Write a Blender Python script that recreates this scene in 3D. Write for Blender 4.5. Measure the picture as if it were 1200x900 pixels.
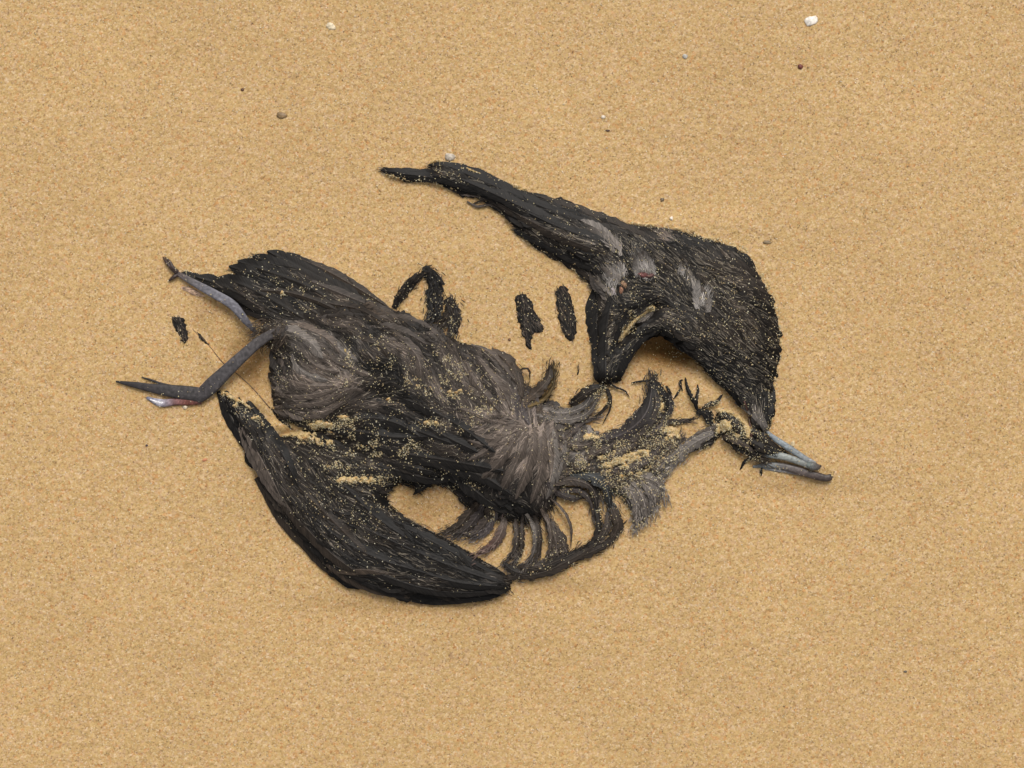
import bpy, math, random
import numpy as np

rng = np.random.RandomState(7)
random.seed(7)
for o in list(bpy.data.objects):
    bpy.data.objects.remove(o)
scene = bpy.context.scene
C = scene.collection

# ------------------------------------------------------------------ camera, sky, sun, exposure
# The plan below is drawn in units of half a millimetre: u to the right, v towards the photographer, h up.
PX = 0.0005
TILT = math.radians(6)
DIST = 1.10
cam_data = bpy.data.cameras.new("camera")
cam = bpy.data.objects.new("camera", cam_data)
C.objects.link(cam)
cam.location = (0, -DIST * math.sin(TILT), DIST * math.cos(TILT))
cam.rotation_euler = (TILT, 0, 0)
cam_data.sensor_width = 36
cam_data.lens = 36 * DIST / (1200 * PX)
cam_data.clip_start = 0.01
cam_data.clip_end = 500
scene.camera = cam

SUN_EL, SUN_AZ = math.radians(52), math.radians(12)      # azimuth clockwise from +Y
world = bpy.data.worlds.new("World")
scene.world = world
world.use_nodes = True
wn = world.node_tree
wn.nodes.clear()
sky = wn.nodes.new("ShaderNodeTexSky")
sky.sky_type = 'NISHITA'
sky.sun_disc = False
sky.sun_elevation = SUN_EL
sky.sun_rotation = SUN_AZ
sky.dust_density = 4
hsv = wn.nodes.new("ShaderNodeHueSaturation")
hsv.inputs['Saturation'].default_value = 0.10             # an even cloud cover takes most of the blue out
bg = wn.nodes.new("ShaderNodeBackground")
bg.inputs['Strength'].default_value = 0.13
wo = wn.nodes.new("ShaderNodeOutputWorld")
wn.links.new(sky.outputs[0], hsv.inputs['Color'])
wn.links.new(hsv.outputs[0], bg.inputs[0])
wn.links.new(bg.outputs[0], wo.inputs[0])

sd = bpy.data.lights.new("sun", 'SUN')
sd.energy = 1.3
sd.angle = math.radians(28)
sd.color = (1.0, 0.95, 0.88)
sun = bpy.data.objects.new("sun", sd)
C.objects.link(sun)
sun.rotation_euler = (math.pi / 2 - SUN_EL, 0, math.pi - SUN_AZ)
sun.location = (0, 0, 3)

vs = scene.view_settings
vs.view_transform = 'Standard'
vs.look = 'None'
vs.exposure = 0.42
vs.gamma = 1.0
vs.use_curve_mapping = False

# ------------------------------------------------------------------ mapping of the plan onto the ground
ct, st = math.cos(TILT), math.sin(TILT)


def W(p):
    """plan points (u, v, h) -> metres on the beach; the plan is the ground as surveyed from the camera's spot"""
    p = np.asarray(p, float)
    cx = (p[:, 0] - 600) * PX / DIST
    cy = (450 - p[:, 1]) * PX / DIST
    dy = cy * ct + st
    dz = cy * st - ct
    h = p[:, 2] * PX
    t = (DIST * ct - h) / (-dz)
    return np.stack([cx * t, -DIST * st + dy * t, h], 1)


def vnoise(u, v, scale, seed=0):
    u = np.asarray(u, float) / scale
    v = np.asarray(v, float) / scale
    iu, iv = np.floor(u), np.floor(v)
    fu, fv = u - iu, v - iv
    fu = fu * fu * (3 - 2 * fu)
    fv = fv * fv * (3 - 2 * fv)

    def hsh(a, b):
        x = np.sin(a * 127.1 + b * 311.7 + seed * 74.7) * 43758.5453
        return x - np.floor(x)
    return ((hsh(iu, iv) * (1 - fu) + hsh(iu + 1, iv) * fu) * (1 - fv)
            + (hsh(iu, iv + 1) * (1 - fu) + hsh(iu + 1, iv + 1) * fu) * fv) * 2 - 1


def seg_dist(u, v, poly, closed=True):
    d = np.full(np.shape(u), 1e9)
    n = len(poly)
    for i in range(n if closed else n - 1):
        a, b = poly[i], poly[(i + 1) % n]
        ex, ey = b[0] - a[0], b[1] - a[1]
        L = ex * ex + ey * ey + 1e-9
        t = np.clip(((u - a[0]) * ex + (v - a[1]) * ey) / L, 0, 1)
        d = np.minimum(d, np.hypot(u - a[0] - t * ex, v - a[1] - t * ey))
    return d


def inside(u, v, poly):
    r = np.zeros(np.shape(u), bool)
    n = len(poly)
    for i in range(n):
        x1, y1 = poly[i]
        x2, y2 = poly[(i + 1) % n]
        if y1 == y2:
            continue
        c = ((y1 > v) != (y2 > v)) & (u < (x2 - x1) * (v - y1) / (y2 - y1) + x1)
        r ^= c
    return r


def smooth_poly(poly, k=2):
    p = np.array(poly, float)
    for _ in range(k):
        q = np.roll(p, -1, 0)
        p = np.stack([p * .75 + q * .25, p * .25 + q * .75], 1).reshape(-1, 2)
    return [tuple(x) for x in p]


# ------------------------------------------------------------------ plan of the carcass
TORSO = [(303,385),(318,377),(345,372),(380,362),(415,356),(445,358),(462,364),(480,373),(500,378),(520,390),(530,397),
         (548,402),(575,413),(594,424),(605,432),(612,442),(618,456),(640,470),(660,492),(672,515),(664,545),(655,575),(643,600),
         (622,612),(592,609),(562,602),(549,592),(536,586),(534,574),(515,567),(500,566),(487,580),(482,566),(460,558),
         (440,548),(400,530),(370,507),(350,503),(330,493),(320,480),(316,455),(316,430),(318,408)]
WING_L = [(255,456),(263,459),(282,468),(300,481),(309,493),(316,508),(330,512),(345,506),(370,498),(420,512),(460,540),(482,560),
          (462,571),(455,580),(458,592),(471,603),(497,617),(526,632),(556,649),(584,666),(601,677),(599,692),(580,702),
          (550,706),(500,703),(450,697),(412,687),(388,675),(373,655),(345,625),(320,593),(300,556),(286,526),(273,497),(260,474)]
WING_R = [(445,197),(452,194),(480,198),(503,203),(501,192),(510,187),(533,190),(560,202),(600,216),(650,232),(700,249),(720,255),
          (745,262),(780,264),(810,272),(845,284),(868,291),(885,310),(898,335),(912,365),(916,395),(914,425),(907,455),
          (907,480),(903,503),(897,509),(885,500),(876,482),(862,468),(848,456),(838,449),(825,432),(800,408),(783,395),(765,392),
          (752,402),(740,420),(726,442),(712,448),(698,446),(699,420),(694,395),(693,370),(698,350),(690,335),(670,315),(645,300),
          (625,291),(603,275),(600,266),(585,252),(570,240),(545,228),(520,220),(500,213),(478,213),(460,208),(448,203)]
HOLE_R = [(722,407),(729,392),(736,377),(746,369),(766,360),(760,370),(749,378),(741,388),(733,399)]
NECK = [(700,560),(722,572),(745,560),(775,538),(805,518),(828,498),(846,490),(850,506),(838,522),(820,528),(806,531),(790,546),(777,562),
        (776,580),(768,598),(756,611),(744,622),(742,610),(737,594),(728,582),(712,575)]
MAT = [(640,470),(668,478),(690,500),(718,510),(745,478),(765,458),(778,462),(784,484),(770,498),(796,500),(800,520),(782,540),(745,566),(715,574),(690,560),
       (665,548),(652,515)]
HEAD = [(836,480),(848,478),(862,484),(876,494),(892,504),(910,523),(916,531),(905,536),(888,538),(866,531),(848,518),(838,508)]
TAIL = [(240,332),(275,326),(272,312),(316,298),(340,302),(372,318),(402,334),(440,356),(430,385),(330,390),(298,374),(272,350)]

CAVITY = [(903,505),(876,482),(838,449),(800,408),(775,393),(752,402),(726,442),(705,447)]

REG = [  # name, outline, height, rounding radius
    ('torso', TORSO, 27, 44), ('wing_low', WING_L, 17, 26), ('wing_up', WING_R, 17, 34),
    ('neck', NECK, 8, 12), ('mat', MAT, 7, 14), ('head', HEAD, 11, 15), ('tail', TAIL, 7, 16)]

NU, NV = 1200, 900
GU, GV = np.meshgrid(np.arange(NU) + .0, np.arange(NV) + .0)
HR = np.full((NV, NU), -12.0)
RID = np.full((NV, NU), -1)
for k, (nm, poly, hm, R) in enumerate(REG):
    pl = smooth_poly(poly, 1)
    xs = [p[0] for p in pl]; ys = [p[1] for p in pl]
    u0, u1, v0, v1 = int(min(xs)) - 3, int(max(xs)) + 4, int(min(ys)) - 3, int(max(ys)) + 4
    u, v = GU[v0:v1, u0:u1], GV[v0:v1, u0:u1]
    ins = inside(u, v, pl)
    d = seg_dist(u, v, pl)
    Rm = np.full(u.shape, float(R))
    if nm == 'wing_up':
        dc = seg_dist(u, v, CAVITY, False)
        Rm = np.where(dc < 40, 6 + (R - 6) * dc / 40, R)
        d = np.where(inside(u, v, HOLE_R), 0, np.minimum(d, seg_dist(u, v, HOLE_R) * 1.5))
    t = np.clip(d / Rm, 0, 1)
    steep = np.sqrt(1 - (1 - t) ** 2)
    soft = 1 - (1 - t) ** 2.2
    if nm == 'wing_up':
        kk = np.clip(dc / 30, 0, 1)
    elif nm == 'torso':
        kk = .45
    else:
        kk = .8
    h = -1.5 + (hm + 1.5) * (steep * (1 - kk) + soft * kk)
    h += vnoise(u, v, 26, k) * hm * .10 * t + vnoise(u, v, 9, k + 9) * hm * .05 * t
    if nm == 'torso':
        for (bu, bv, br, bh) in [(600,530,55,13), (360,430,45,7), (470,520,50,-8), (430,395,30,4), (540,440,30,-5)]:
            h += bh * np.exp(-((u - bu) ** 2 + (v - bv) ** 2) / br ** 2) * t
    if nm == 'wing_up':
        for (bu, bv, br, bh) in [(860,380,45,6),(745,350,35,-3),(700,290,30,2),(800,385,45,7),(740,385,20,5)]:
            h += bh * np.exp(-((u - bu) ** 2 + (v - bv) ** 2) / br ** 2) * t
        h = np.where(inside(u, v, HOLE_R), -12, h)
    h = np.where(ins, h, -12)
    sub = HR[v0:v1, u0:u1]
    m = h > sub
    sub[m] = h[m]
    RID[v0:v1, u0:u1][m & ins] = k


GUIDES = {
    'torso': [(330,385,1,.35),(350,400,1,.6),(335,430,.5,1),(360,440,1,.6),(400,430,.8,.8),(340,470,1,.1),(330,488,1,.1),(400,460,1,-.5),(430,445,1,-.6),(390,485,1,-.4),
              (400,370,1,.2),(440,375,1,.5),(450,400,1,.7),(410,400,.4,1),(480,390,1,.4),(475,425,.6,1),(520,410,.5,1),(560,420,.8,1),(530,450,.4,1),(590,440,.8,1),(560,465,1,.8),
              (460,470,1,.4),(500,490,1,.5),(450,510,1,.2),(555,490,-1,-.45),(585,500,-1,.3),(540,505,-1,-.2),(500,530,1,.2),(460,540,1,.15),(540,550,1,.1),
              (590,520,-1,.6),(560,560,-1,.8),(600,545,-.6,1),(620,520,-.3,1),(630,560,-.25,1),(645,530,0,1),(650,570,-.1,1),(610,480,-.2,-1),(640,490,.2,-1),
              (560,590,.4,.8),(600,592,1,.3),(630,600,.3,1)],
    'wing_low': [(270,475,.6,1),(290,520,.5,1),(310,560,.55,1),(335,605,.7,1),(345,540,.6,.8),(370,580,.7,.8),(365,640,.9,1),(400,665,1,.5),(440,685,1,.25),(480,690,1,.12),(560,698,1,0),
                 (480,630,1,.6),(540,655,1,.5),(590,680,1,.4),(400,560,1,.5),(430,600,1,.7),(360,515,1,.4),(420,530,1,.3),(460,560,1,.2),(450,640,1,.5)],
    'wing_up': [(470,203,-1,-.05),(550,210,-1,-.35),(620,245,-1,-.5),(700,270,-1,-.5),(680,305,-1,-.5),(640,280,-1,-.5),(760,275,-1,-.35),(780,320,-1,-.6),(840,310,-1,-.5),(885,330,-1,-.7),
                (905,390,-.8,-.8),(860,400,-1,-.6),(820,370,-1,-.5),(890,440,-.8,-.7),(897,485,-.2,-1),(850,440,-1,-.6),(800,395,-1,-.5),(720,350,-.5,-.8),(705,390,-.3,1),(705,430,-.1,1),
                (740,395,-.7,.8),(757,310,-.4,-1),(820,350,-.3,-1),(760,365,-.8,.4)],
    'neck': [(745,570,.2,1),(760,590,.1,1),(770,560,1,.5),(745,605,.1,1),(790,540,-.8,.7),(820,520,-.8,.6),(840,500,-.8,.5),(720,575,-.8,.6)],
    'mat': [(660,480,1,.1),(700,490,.8,.5),(680,530,-.5,1),(700,520,-.4,1),(740,500,.6,-.8),(765,470,.3,-1),(780,475,.2,1),(750,540,.7,.4),(790,510,1,-.1),(720,560,-.5,.6)],
    'head': [(845,490,.8,.6),(870,505,.8,.6),(890,520,.9,.5),(860,525,1,.4),(905,530,1,.3)],
    'tail': [(260,330,-1,-.3),(300,310,-1,-.35),(330,305,-1,-.45),(380,330,-1,-.6),(420,350,-1,-.6),(300,350,-1,-.45),(350,370,-1,-.35),(280,350,-.8,-.5)],
}


def flow(reg, u, v):
    g = np.array(GUIDES[reg], float)
    g[:, 2:] /= np.linalg.norm(g[:, 2:], axis=1)[:, None]
    d2 = (u[:, None] - g[None, :, 0]) ** 2 + (v[:, None] - g[None, :, 1]) ** 2 + 30
    w = 1 / d2 ** 1.6
    D = w @ g[:, 2:]
    a = np.arctan2(D[:, 1], D[:, 0]) + .35 * vnoise(u, v, 16, 31) + .2 * vnoise(u, v, 6, 32)
    return a



# streaks of clumped barbs that run with the lie of the plumage (noise averaged along the flow)
ANG = np.zeros((NV, NU))
for k, (nm, *_r) in enumerate(REG):
    m = RID == k
    if m.any():
        ANG[m] = flow(nm, GU[m], GV[m])


def streaks(scale, steps, seed):
    src = np.random.RandomState(seed).randn(NV, NU)
    for _ in range(scale):
        src = (src + np.roll(src, 1, 0) + np.roll(src, -1, 0) + np.roll(src, 1, 1) + np.roll(src, -1, 1)) / 5
    m = RID >= 0
    pu_, pv_ = GU[m], GV[m]
    acc_ = np.zeros(pu_.shape)
    for sg in (1, -1):
        x, y = pu_.copy(), pv_.copy()
        for _ in range(steps):
            iy = np.clip(y, 0, NV - 1).astype(int); ix = np.clip(x, 0, NU - 1).astype(int)
            a = ANG[iy, ix]
            acc_ += src[iy, ix]
            x = x + sg * np.cos(a) * 1.3; y = y + sg * np.sin(a) * 1.3
    out = np.zeros((NV, NU))
    acc_ = (acc_ - acc_.mean()) / acc_.std()
    out[m] = acc_
    return out


LIC1 = streaks(1, 9, 101)
LIC2 = streaks(9, 15, 102)
LIC3 = streaks(30, 18, 103)
LIC = np.clip(.62 * LIC1 + .62 * LIC2 + .5 * LIC3, -2.4, 2.4)
soft_ = np.where((RID == 1) | (RID == 2) | (RID == 6), .35, 1.0)
HR = np.where(RID >= 0, HR + .5 * soft_ * LIC2 * np.clip((HR + 2) / 6, 0, 1) + .9 * soft_ * LIC3 * np.clip((HR + 2) / 8, 0, 1), HR)

# sand surface ---------------------------------------------------------------
RIDGE = [(226,386),(244,404),(262,426),(280,440),(296,455),(316,478)]


def sand_h(u, v, fine=True):
    u = np.asarray(u, float); v = np.asarray(v, float)
    h = 2.2 * vnoise(u, v, 210, 3) + 1.3 * vnoise(u, v, 90, 4) + .5 * vnoise(u, v, 34, 5)
    near = (u > -200) & (u < 1400) & (v > -200) & (v < 1100)
    for (a, b, su, sv, hh) in [(784,402,44,24,-24), (500,597,40,26,-6), (292,425,24,34,-9), (262,352,30,16,-3), (660,600,30,26,-3),
                               (305,468,16,16,6), (338,500,22,8,8), (870,505,30,18,4), (740,520,60,30,2), (470,712,140,14,-2.5), (930,575,60,14,-2.5),
                               (650,690,70,14,-2.5), (700,470,20,14,2), (258,430,14,18,3), (820,465,26,13,4),(400,330,60,20,1.5),
                               (640,380,45,50,3), (560,300,120,30,2), (820,262,90,14,2.5), (930,400,14,70,3), (270,500,16,40,1.5)]:
        h = h + hh * np.exp(-((u - a) / su) ** 2 - ((v - b) / sv) ** 2) * near
    if fine:
        h = h + .34 * vnoise(u, v, 5.5, 6) + .42 * vnoise(u, v, 2.4, 7)
    return h


SH = sand_h(GU, GV, False)
# the sharp little scarp beside the leg: higher on the left of the buried quill
dR = seg_dist(GU[360:500, 200:330], GV[360:500, 200:330], RIDGE, False)


def ridge_step(u, v):
    """+ on the low-left side of the quill, - on the upper-right side"""
    s = np.zeros(np.shape(u))
    m = (u > 190) & (u < 345) & (v > 350) & (v < 510)
    if not m.any():
        return s
    uu, vv = u[m], v[m]
    d = seg_dist(uu, vv, RIDGE, False)
    side = (vv - 386) - (uu - 226) * 1.02            # > 0 : below/left of the quill line
    fade = np.exp(-(d / 16) ** 2)
    ends = np.clip((uu - 222) / 10, 0, 1) * np.clip((322 - uu) / 8, 0, 1)
    s[m] = np.tanh(side / 2.2) * 3.2 * fade * ends
    return s


SH = SH + ridge_step(GU, GV)
TOP = np.maximum(HR, SH)
ZB = TOP.copy()                                      # running height of everything laid so far


def samp(A, u, v):
    u = np.clip(np.asarray(u, float), 0, NU - 1.01); v = np.clip(np.asarray(v, float), 0, NV - 1.01)
    iu, iv = u.astype(int), v.astype(int)
    fu, fv = u - iu, v - iv
    return (A[iv, iu] * (1 - fu) + A[iv, iu + 1] * fu) * (1 - fv) + (A[iv + 1, iu] * (1 - fu) + A[iv + 1, iu + 1] * fu) * fv


def blur(A, n):
    for _ in range(n):
        A = (A + np.roll(A, 1, 0) + np.roll(A, -1, 0) + np.roll(A, 1, 1) + np.roll(A, -1, 1)) / 5
    return A


TOPS = blur(TOP, 6)

# places where sand has drifted over the plumage: u, v, ru, rv, how completely
DRIFT = [(420,563,27,4.5,1.0), (372,499,22,6,.95), (405,491,16,3.5,.8), (395,515,34,14,.42), (362,512,22,7,.75), (435,525,30,8,.42), (345,508,20,6,1.0), (318,497,14,10,.9),
         (730,540,38,20,.84), (790,505,20,12,1.25), (690,512,12,6,.8), (752,500,5,10,.8), (712,548,26,14,.6), (750,556,22,10,.75), (775,478,5,13,.9), (690,548,16,10,.5), (783,498,14,5,.8), (735,500,10,6,.5),
         (849,500,9,7,1.35), (868,487,8,9,1.4), (874,503,6,14,1.35), (860,510,8,4,1.0), (830,470,12,8,1.2), (890,516,4,5,.6), (842,506,6,5,.6), (900,528,6,3,.5),
         (500,456,20,5,.6), (540,462,16,6,.45), (510,497,14,3.5,.8), (455,470,10,4,.4), (575,482,12,4,.5), (578,606,3.5,15,.8), (742,373,9,6,.35), (730,392,6,14,.9),
         (408,418,3,7,.7), (330,345,12,3,.5), (280,476,8,5,.5), (300,488,10,6,.6), (612,640,3.5,14,.7), (626,640,3,14,.6), (700,575,12,4,.5), (690,600,6,10,.4), (395,548,16,6,.35)]


EDGES = [([(723,406),(732,391),(743,377),(752,369),(765,361)], 1.75, 3.6),
         ([(500,188),(533,189),(560,201),(600,214),(650,230),(700,247),(745,260),(780,262),(812,271),(846,283),(870,290)], 0.79, 4.0),
         ([(870,290),(887,309),(900,335),(914,365),(918,395),(916,425),(909,455),(908,482),(904,503)], 0.79, 4.0),
         ([(448,204),(480,214),(500,214),(530,224)], 0.92, 3.0), ([(603,276),(625,292),(645,301),(670,316),(690,336)], 0.67, 3.0), ([(692,350),(691,370),(692,395),(697,420),(697,446)], 0.77, 3.5),
         ([(210,316),(240,324),(268,325),(268,310),(316,292),(346,300)], 0.79, 3.5), ([(346,300),(402,331),(440,354)], 0.57, 2.5), ([(254,455),(268,459),(286,468),(302,480),(312,495)], 0.92, 6.0),
         ([(530,397),(552,402),(580,413)], 0.67, 3.0), ([(742,621),(756,612),(769,599),(778,580)], 0.67, 3.0), ([(700,575),(728,583),(738,600)], 0.77, 3.0),
         ([(775,540),(806,518),(830,497)], 0.77, 4.0), ([(778,562),(792,546),(808,532),(838,523)], 0.67, 2.5), ([(838,478),(862,483),(878,494)], 0.87, 5.0), ([(848,520),(868,532),(888,540)], 0.72, 3.5)]


def drift(u, v):
    s = np.zeros(np.shape(u))
    for (a, b, ru, rv, k) in DRIFT:
        s = np.maximum(s, k * np.exp(-((u - a) / ru) ** 2 - ((v - b) / rv) ** 2))
    n = .5 + .22 * vnoise(u, v, 9, 71) + .28 * vnoise(u, v, 4.2, 72) + .30 * vnoise(u, v, 2.3, 73)
    for line, k, wd in EDGES:
        d = seg_dist(u, v, line, False)
        s = np.maximum(s, k * np.exp(-(d / wd) ** 2))
    inb = (u > 130) & (u < 990) & (v > 180) & (v < 715)
    base = samp(np.maximum(HR, -6), u, v)
    return np.where(inb & (s > .06), base + np.clip((s - n) * 22, -8, 6.0 + 7 * np.clip(s - 1.1, 0, 1)), -99)



# ------------------------------------------------------------------ mesh helpers
ROOT = np.array([0.0, 0.0, 0.0])


def make_mesh(name, P, F, col=None, uv=None, mat=None, parent=None, origin=ROOT, world_space=False, smooth=True):
    P = np.asarray(P, float)
    X = P if world_space else W(P)
    X = X - origin
    me = bpy.data.meshes.new(name)
    F = [np.asarray(f, np.int64) for f in (F if isinstance(F, list) else [F]) if len(f)]
    nl = sum(f.size for f in F); npoly = sum(len(f) for f in F)
    me.vertices.add(len(X)); me.vertices.foreach_set('co', X.ravel())
    me.loops.add(nl); me.polygons.add(npoly)
    li = np.concatenate([f.ravel() for f in F])
    tot = np.concatenate([np.full(len(f), f.shape[1]) for f in F])
    start = np.concatenate([[0], np.cumsum(tot)[:-1]])
    me.loops.foreach_set('vertex_index', li.astype(np.int32))
    me.polygons.foreach_set('loop_start', start.astype(np.int32))
    me.polygons.foreach_set('loop_total', tot.astype(np.int32))
    me.polygons.foreach_set('use_smooth', np.full(npoly, smooth))
    if uv is not None:
        l = me.uv_layers.new(name='UVMap')
        l.data.foreach_set('uv', np.asarray(uv, float)[li].ravel())
    if col is not None:
        a = me.color_attributes.new('col', 'FLOAT_COLOR', 'POINT')
        c4 = np.ones((len(X), 4)); c4[:, :3] = col
        a.data.foreach_set('color', c4.ravel())
    me.update(calc_edges=True)
    me.validate()
    if mat:
        me.materials.append(mat)
    ob = bpy.data.objects.new(name, me)
    C.objects.link(ob)
    if parent is not None:
        ob.parent = parent
    return ob


class Acc:
    """collects shapes that belong to one mesh"""
    def __init__(s):
        s.P, s.F, s.C, s.U, s.n = [], [], [], [], 0

    def add(s, P, F, col, uv=None):
        s.P.append(P); s.F.append(np.asarray(F) + s.n); s.n += len(P)
        c = np.asarray(col, float)
        s.C.append(np.broadcast_to(c, (len(P), 3)) if c.ndim == 1 else c)
        s.U.append(np.zeros((len(P), 2)) if uv is None else uv)

    def build(s, name, mat, parent=None, **k):
        groups = {}
        for f in s.F:
            groups.setdefault(f.shape[1], []).append(f)
        return make_mesh(name, np.concatenate(s.P), [np.concatenate(g) for g in groups.values()], np.concatenate(s.C),
                         np.concatenate(s.U), mat, parent, **k)


def note(P):
    iu = np.clip(np.round(P[:, 0]).astype(int), 0, NU - 1); iv = np.clip(np.round(P[:, 1]).astype(int), 0, NV - 1)
    np.maximum.at(ZB, (iv, iu), P[:, 2])


def spline(pts, n):
    p = np.array(pts, float)
    if len(p) == 2:
        t = np.linspace(0, 1, n)[:, None]
        return p[0] * (1 - t) + p[1] * t
    q = np.vstack([2 * p[0] - p[1], p, 2 * p[-1] - p[-2]])
    L = np.concatenate([[0], np.cumsum(np.linalg.norm(np.diff(p, axis=0), axis=1))])
    T = np.linspace(0, L[-1], n)
    out = []
    for t in T:
        i = min(max(np.searchsorted(L, t, 'right') - 1, 0), len(p) - 2)
        f = (t - L[i]) / max(L[i + 1] - L[i], 1e-9)
        a, b, c, d = q[i], q[i + 1], q[i + 2], q[i + 3]
        out.append(.5 * ((2 * b) + (c - a) * f + (2 * a - 5 * b + 4 * c - d) * f * f + (3 * b - a - 3 * c + d) * f ** 3))
    return np.array(out)


def tangents(p):
    d = np.gradient(p[:, :2], axis=0)
    return d / (np.linalg.norm(d, axis=1)[:, None] + 1e-9)


def feather(acc, pts, w, off=1.0, lift=0.0, roll=0.0, camber=.22, col=(.02, .018, .016), tip=None, n=16, ragged=.25, rachis=None,
            base_w=.35, tip_pow=2.2, hug=True, arch=0.0, shaft=True):
    """one feather: cambered vane of 8 strips with frayed edges and a raised quill, laid along pts (u, v[, h])"""
    p = spline([q[:2] for q in pts], n)
    hs = spline([(i, q[2] if len(q) > 2 else 0) for i, q in enumerate(pts)], n)[:, 1] if any(len(q) > 2 for q in pts) else np.zeros(n)
    t = np.linspace(0, 1, n)
    tg = tangents(p)
    nr = np.stack([-tg[:, 1], tg[:, 0]], 1)
    prof = np.minimum(1, base_w + (1 - base_w) * np.minimum(1, t / .35)) * np.power(np.clip(1 - t ** (tip_pow * 1.6), 0.02, 1), .6)
    hw = w * .5 * prof
    base = samp(TOPS, p[:, 0], p[:, 1]) if hug else 0
    zc = base + off + hs + lift * t + arch * 4 * t * (1 - t)
    S = np.array([-1, -.72, -.4, -.12, 0, .12, .4, .72, 1.0])
    P = np.zeros((n, len(S), 3)); Cc = np.zeros((n, len(S), 3)); U = np.zeros((n, len(S), 2))
    Lpx = np.concatenate([[0], np.cumsum(np.linalg.norm(np.diff(p, axis=0), axis=1))])
    col = np.array(col); tip = col if tip is None else np.array(tip)
    rc = col * 1.8 + .02 if rachis is None else np.array(rachis)
    rl = roll if np.ndim(roll) else np.full(n, roll)
    sd0 = rng.randint(1000)
    for j, s in enumerate(S):
        fr = 1 + (ragged * (rng.rand(n) - .65) if abs(s) == 1 else 0)
        o = s * hw * fr
        P[:, j, :2] = p + nr * (o * np.cos(rl))[:, None]
        if abs(s) == 1:
            P[:, j, :2] += tg * (hw * ragged * (rng.rand(n) - .3))[:, None]
        P[:, j, 2] = zc + o * np.sin(rl) - camber * w * .5 * s * s * prof
        if s == 0:
            P[:, j, 2] += min(.7, w * .05) if shaft else 0
        if hug and abs(s) > .3:
            P[:, j, 2] = np.maximum(P[:, j, 2], samp(TOPS, P[:, j, 0], P[:, j, 1]) + .25 * off)
        streak = 1 + .22 * vnoise(Lpx + abs(s) * w * .5, s * 3 + np.zeros(n), 3.5, sd0)
        cc = col * (1 - t)[:, None] + tip * t[:, None]
        cc = cc * streak[:, None] * (1 + .12 * s)
        if s == 0 and shaft:
            cc = cc * .3 + rc * .7
        Cc[:, j] = cc
        U[:, j, 0] = Lpx; U[:, j, 1] = s * hw
    m = len(S)
    idx = np.arange(n * m).reshape(n, m)
    F = np.stack([idx[:-1, :-1], idx[:-1, 1:], idx[1:, 1:], idx[1:, :-1]], -1).reshape(-1, 4)
    P = P.reshape(-1, 3)
    note(P)
    acc.add(P, F, Cc.reshape(-1, 3), U.reshape(-1, 2))


def hairs(acc, pu, pv, du, dv, length, width, col, off=1.5, lift=2.0, curl=.3, nseg=3):
    """many barbs at once, vectorised; each a narrow strip that follows the plumage under it"""
    N = len(pu)
    if N == 0:
        return
    t = np.linspace(0, 1, nseg + 1)
    ang = np.arctan2(dv, du)
    k = rng.randn(N) * curl
    A = ang[:, None] + (t[None] - .3) * k[:, None]
    ds = (length / nseg)[:, None]
    U_ = pu[:, None] + np.concatenate([np.zeros((N, 1)), np.cumsum(np.cos(A[:, :-1]) * ds, 1)], 1)
    V_ = pv[:, None] + np.concatenate([np.zeros((N, 1)), np.cumsum(np.sin(A[:, :-1]) * ds, 1)], 1)
    Hh = samp(TOPS, U_, V_) + off + (lift * rng.rand(N))[:, None] * t[None]
    Hh = np.maximum(Hh, samp(TOP, U_, V_) + .4)
    wv = width[:, None] * .5 * np.array([.7] + [1.0] * (nseg - 1) + [.15])[None]
    nx, ny = -np.sin(A), np.cos(A)
    tw = rng.randn(N)[:, None] * .22
    P = np.empty((N, nseg + 1, 2, 3))
    P[:, :, 0, 0] = U_ + nx * wv; P[:, :, 0, 1] = V_ + ny * wv; P[:, :, 0, 2] = Hh + tw * wv
    P[:, :, 1, 0] = U_ - nx * wv; P[:, :, 1, 1] = V_ - ny * wv; P[:, :, 1, 2] = Hh - tw * wv
    idx = np.arange(N * (nseg + 1) * 2).reshape(N, nseg + 1, 2)
    F = np.stack([idx[:, :-1, 0], idx[:, :-1, 1], idx[:, 1:, 1], idx[:, 1:, 0]], -1).reshape(-1, 4)
    cc = np.repeat(col, (nseg + 1) * 2, 0)
    note(P.reshape(-1, 3))
    acc.add(P.reshape(-1, 3), F, cc, np.zeros((len(cc), 2)))


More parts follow.
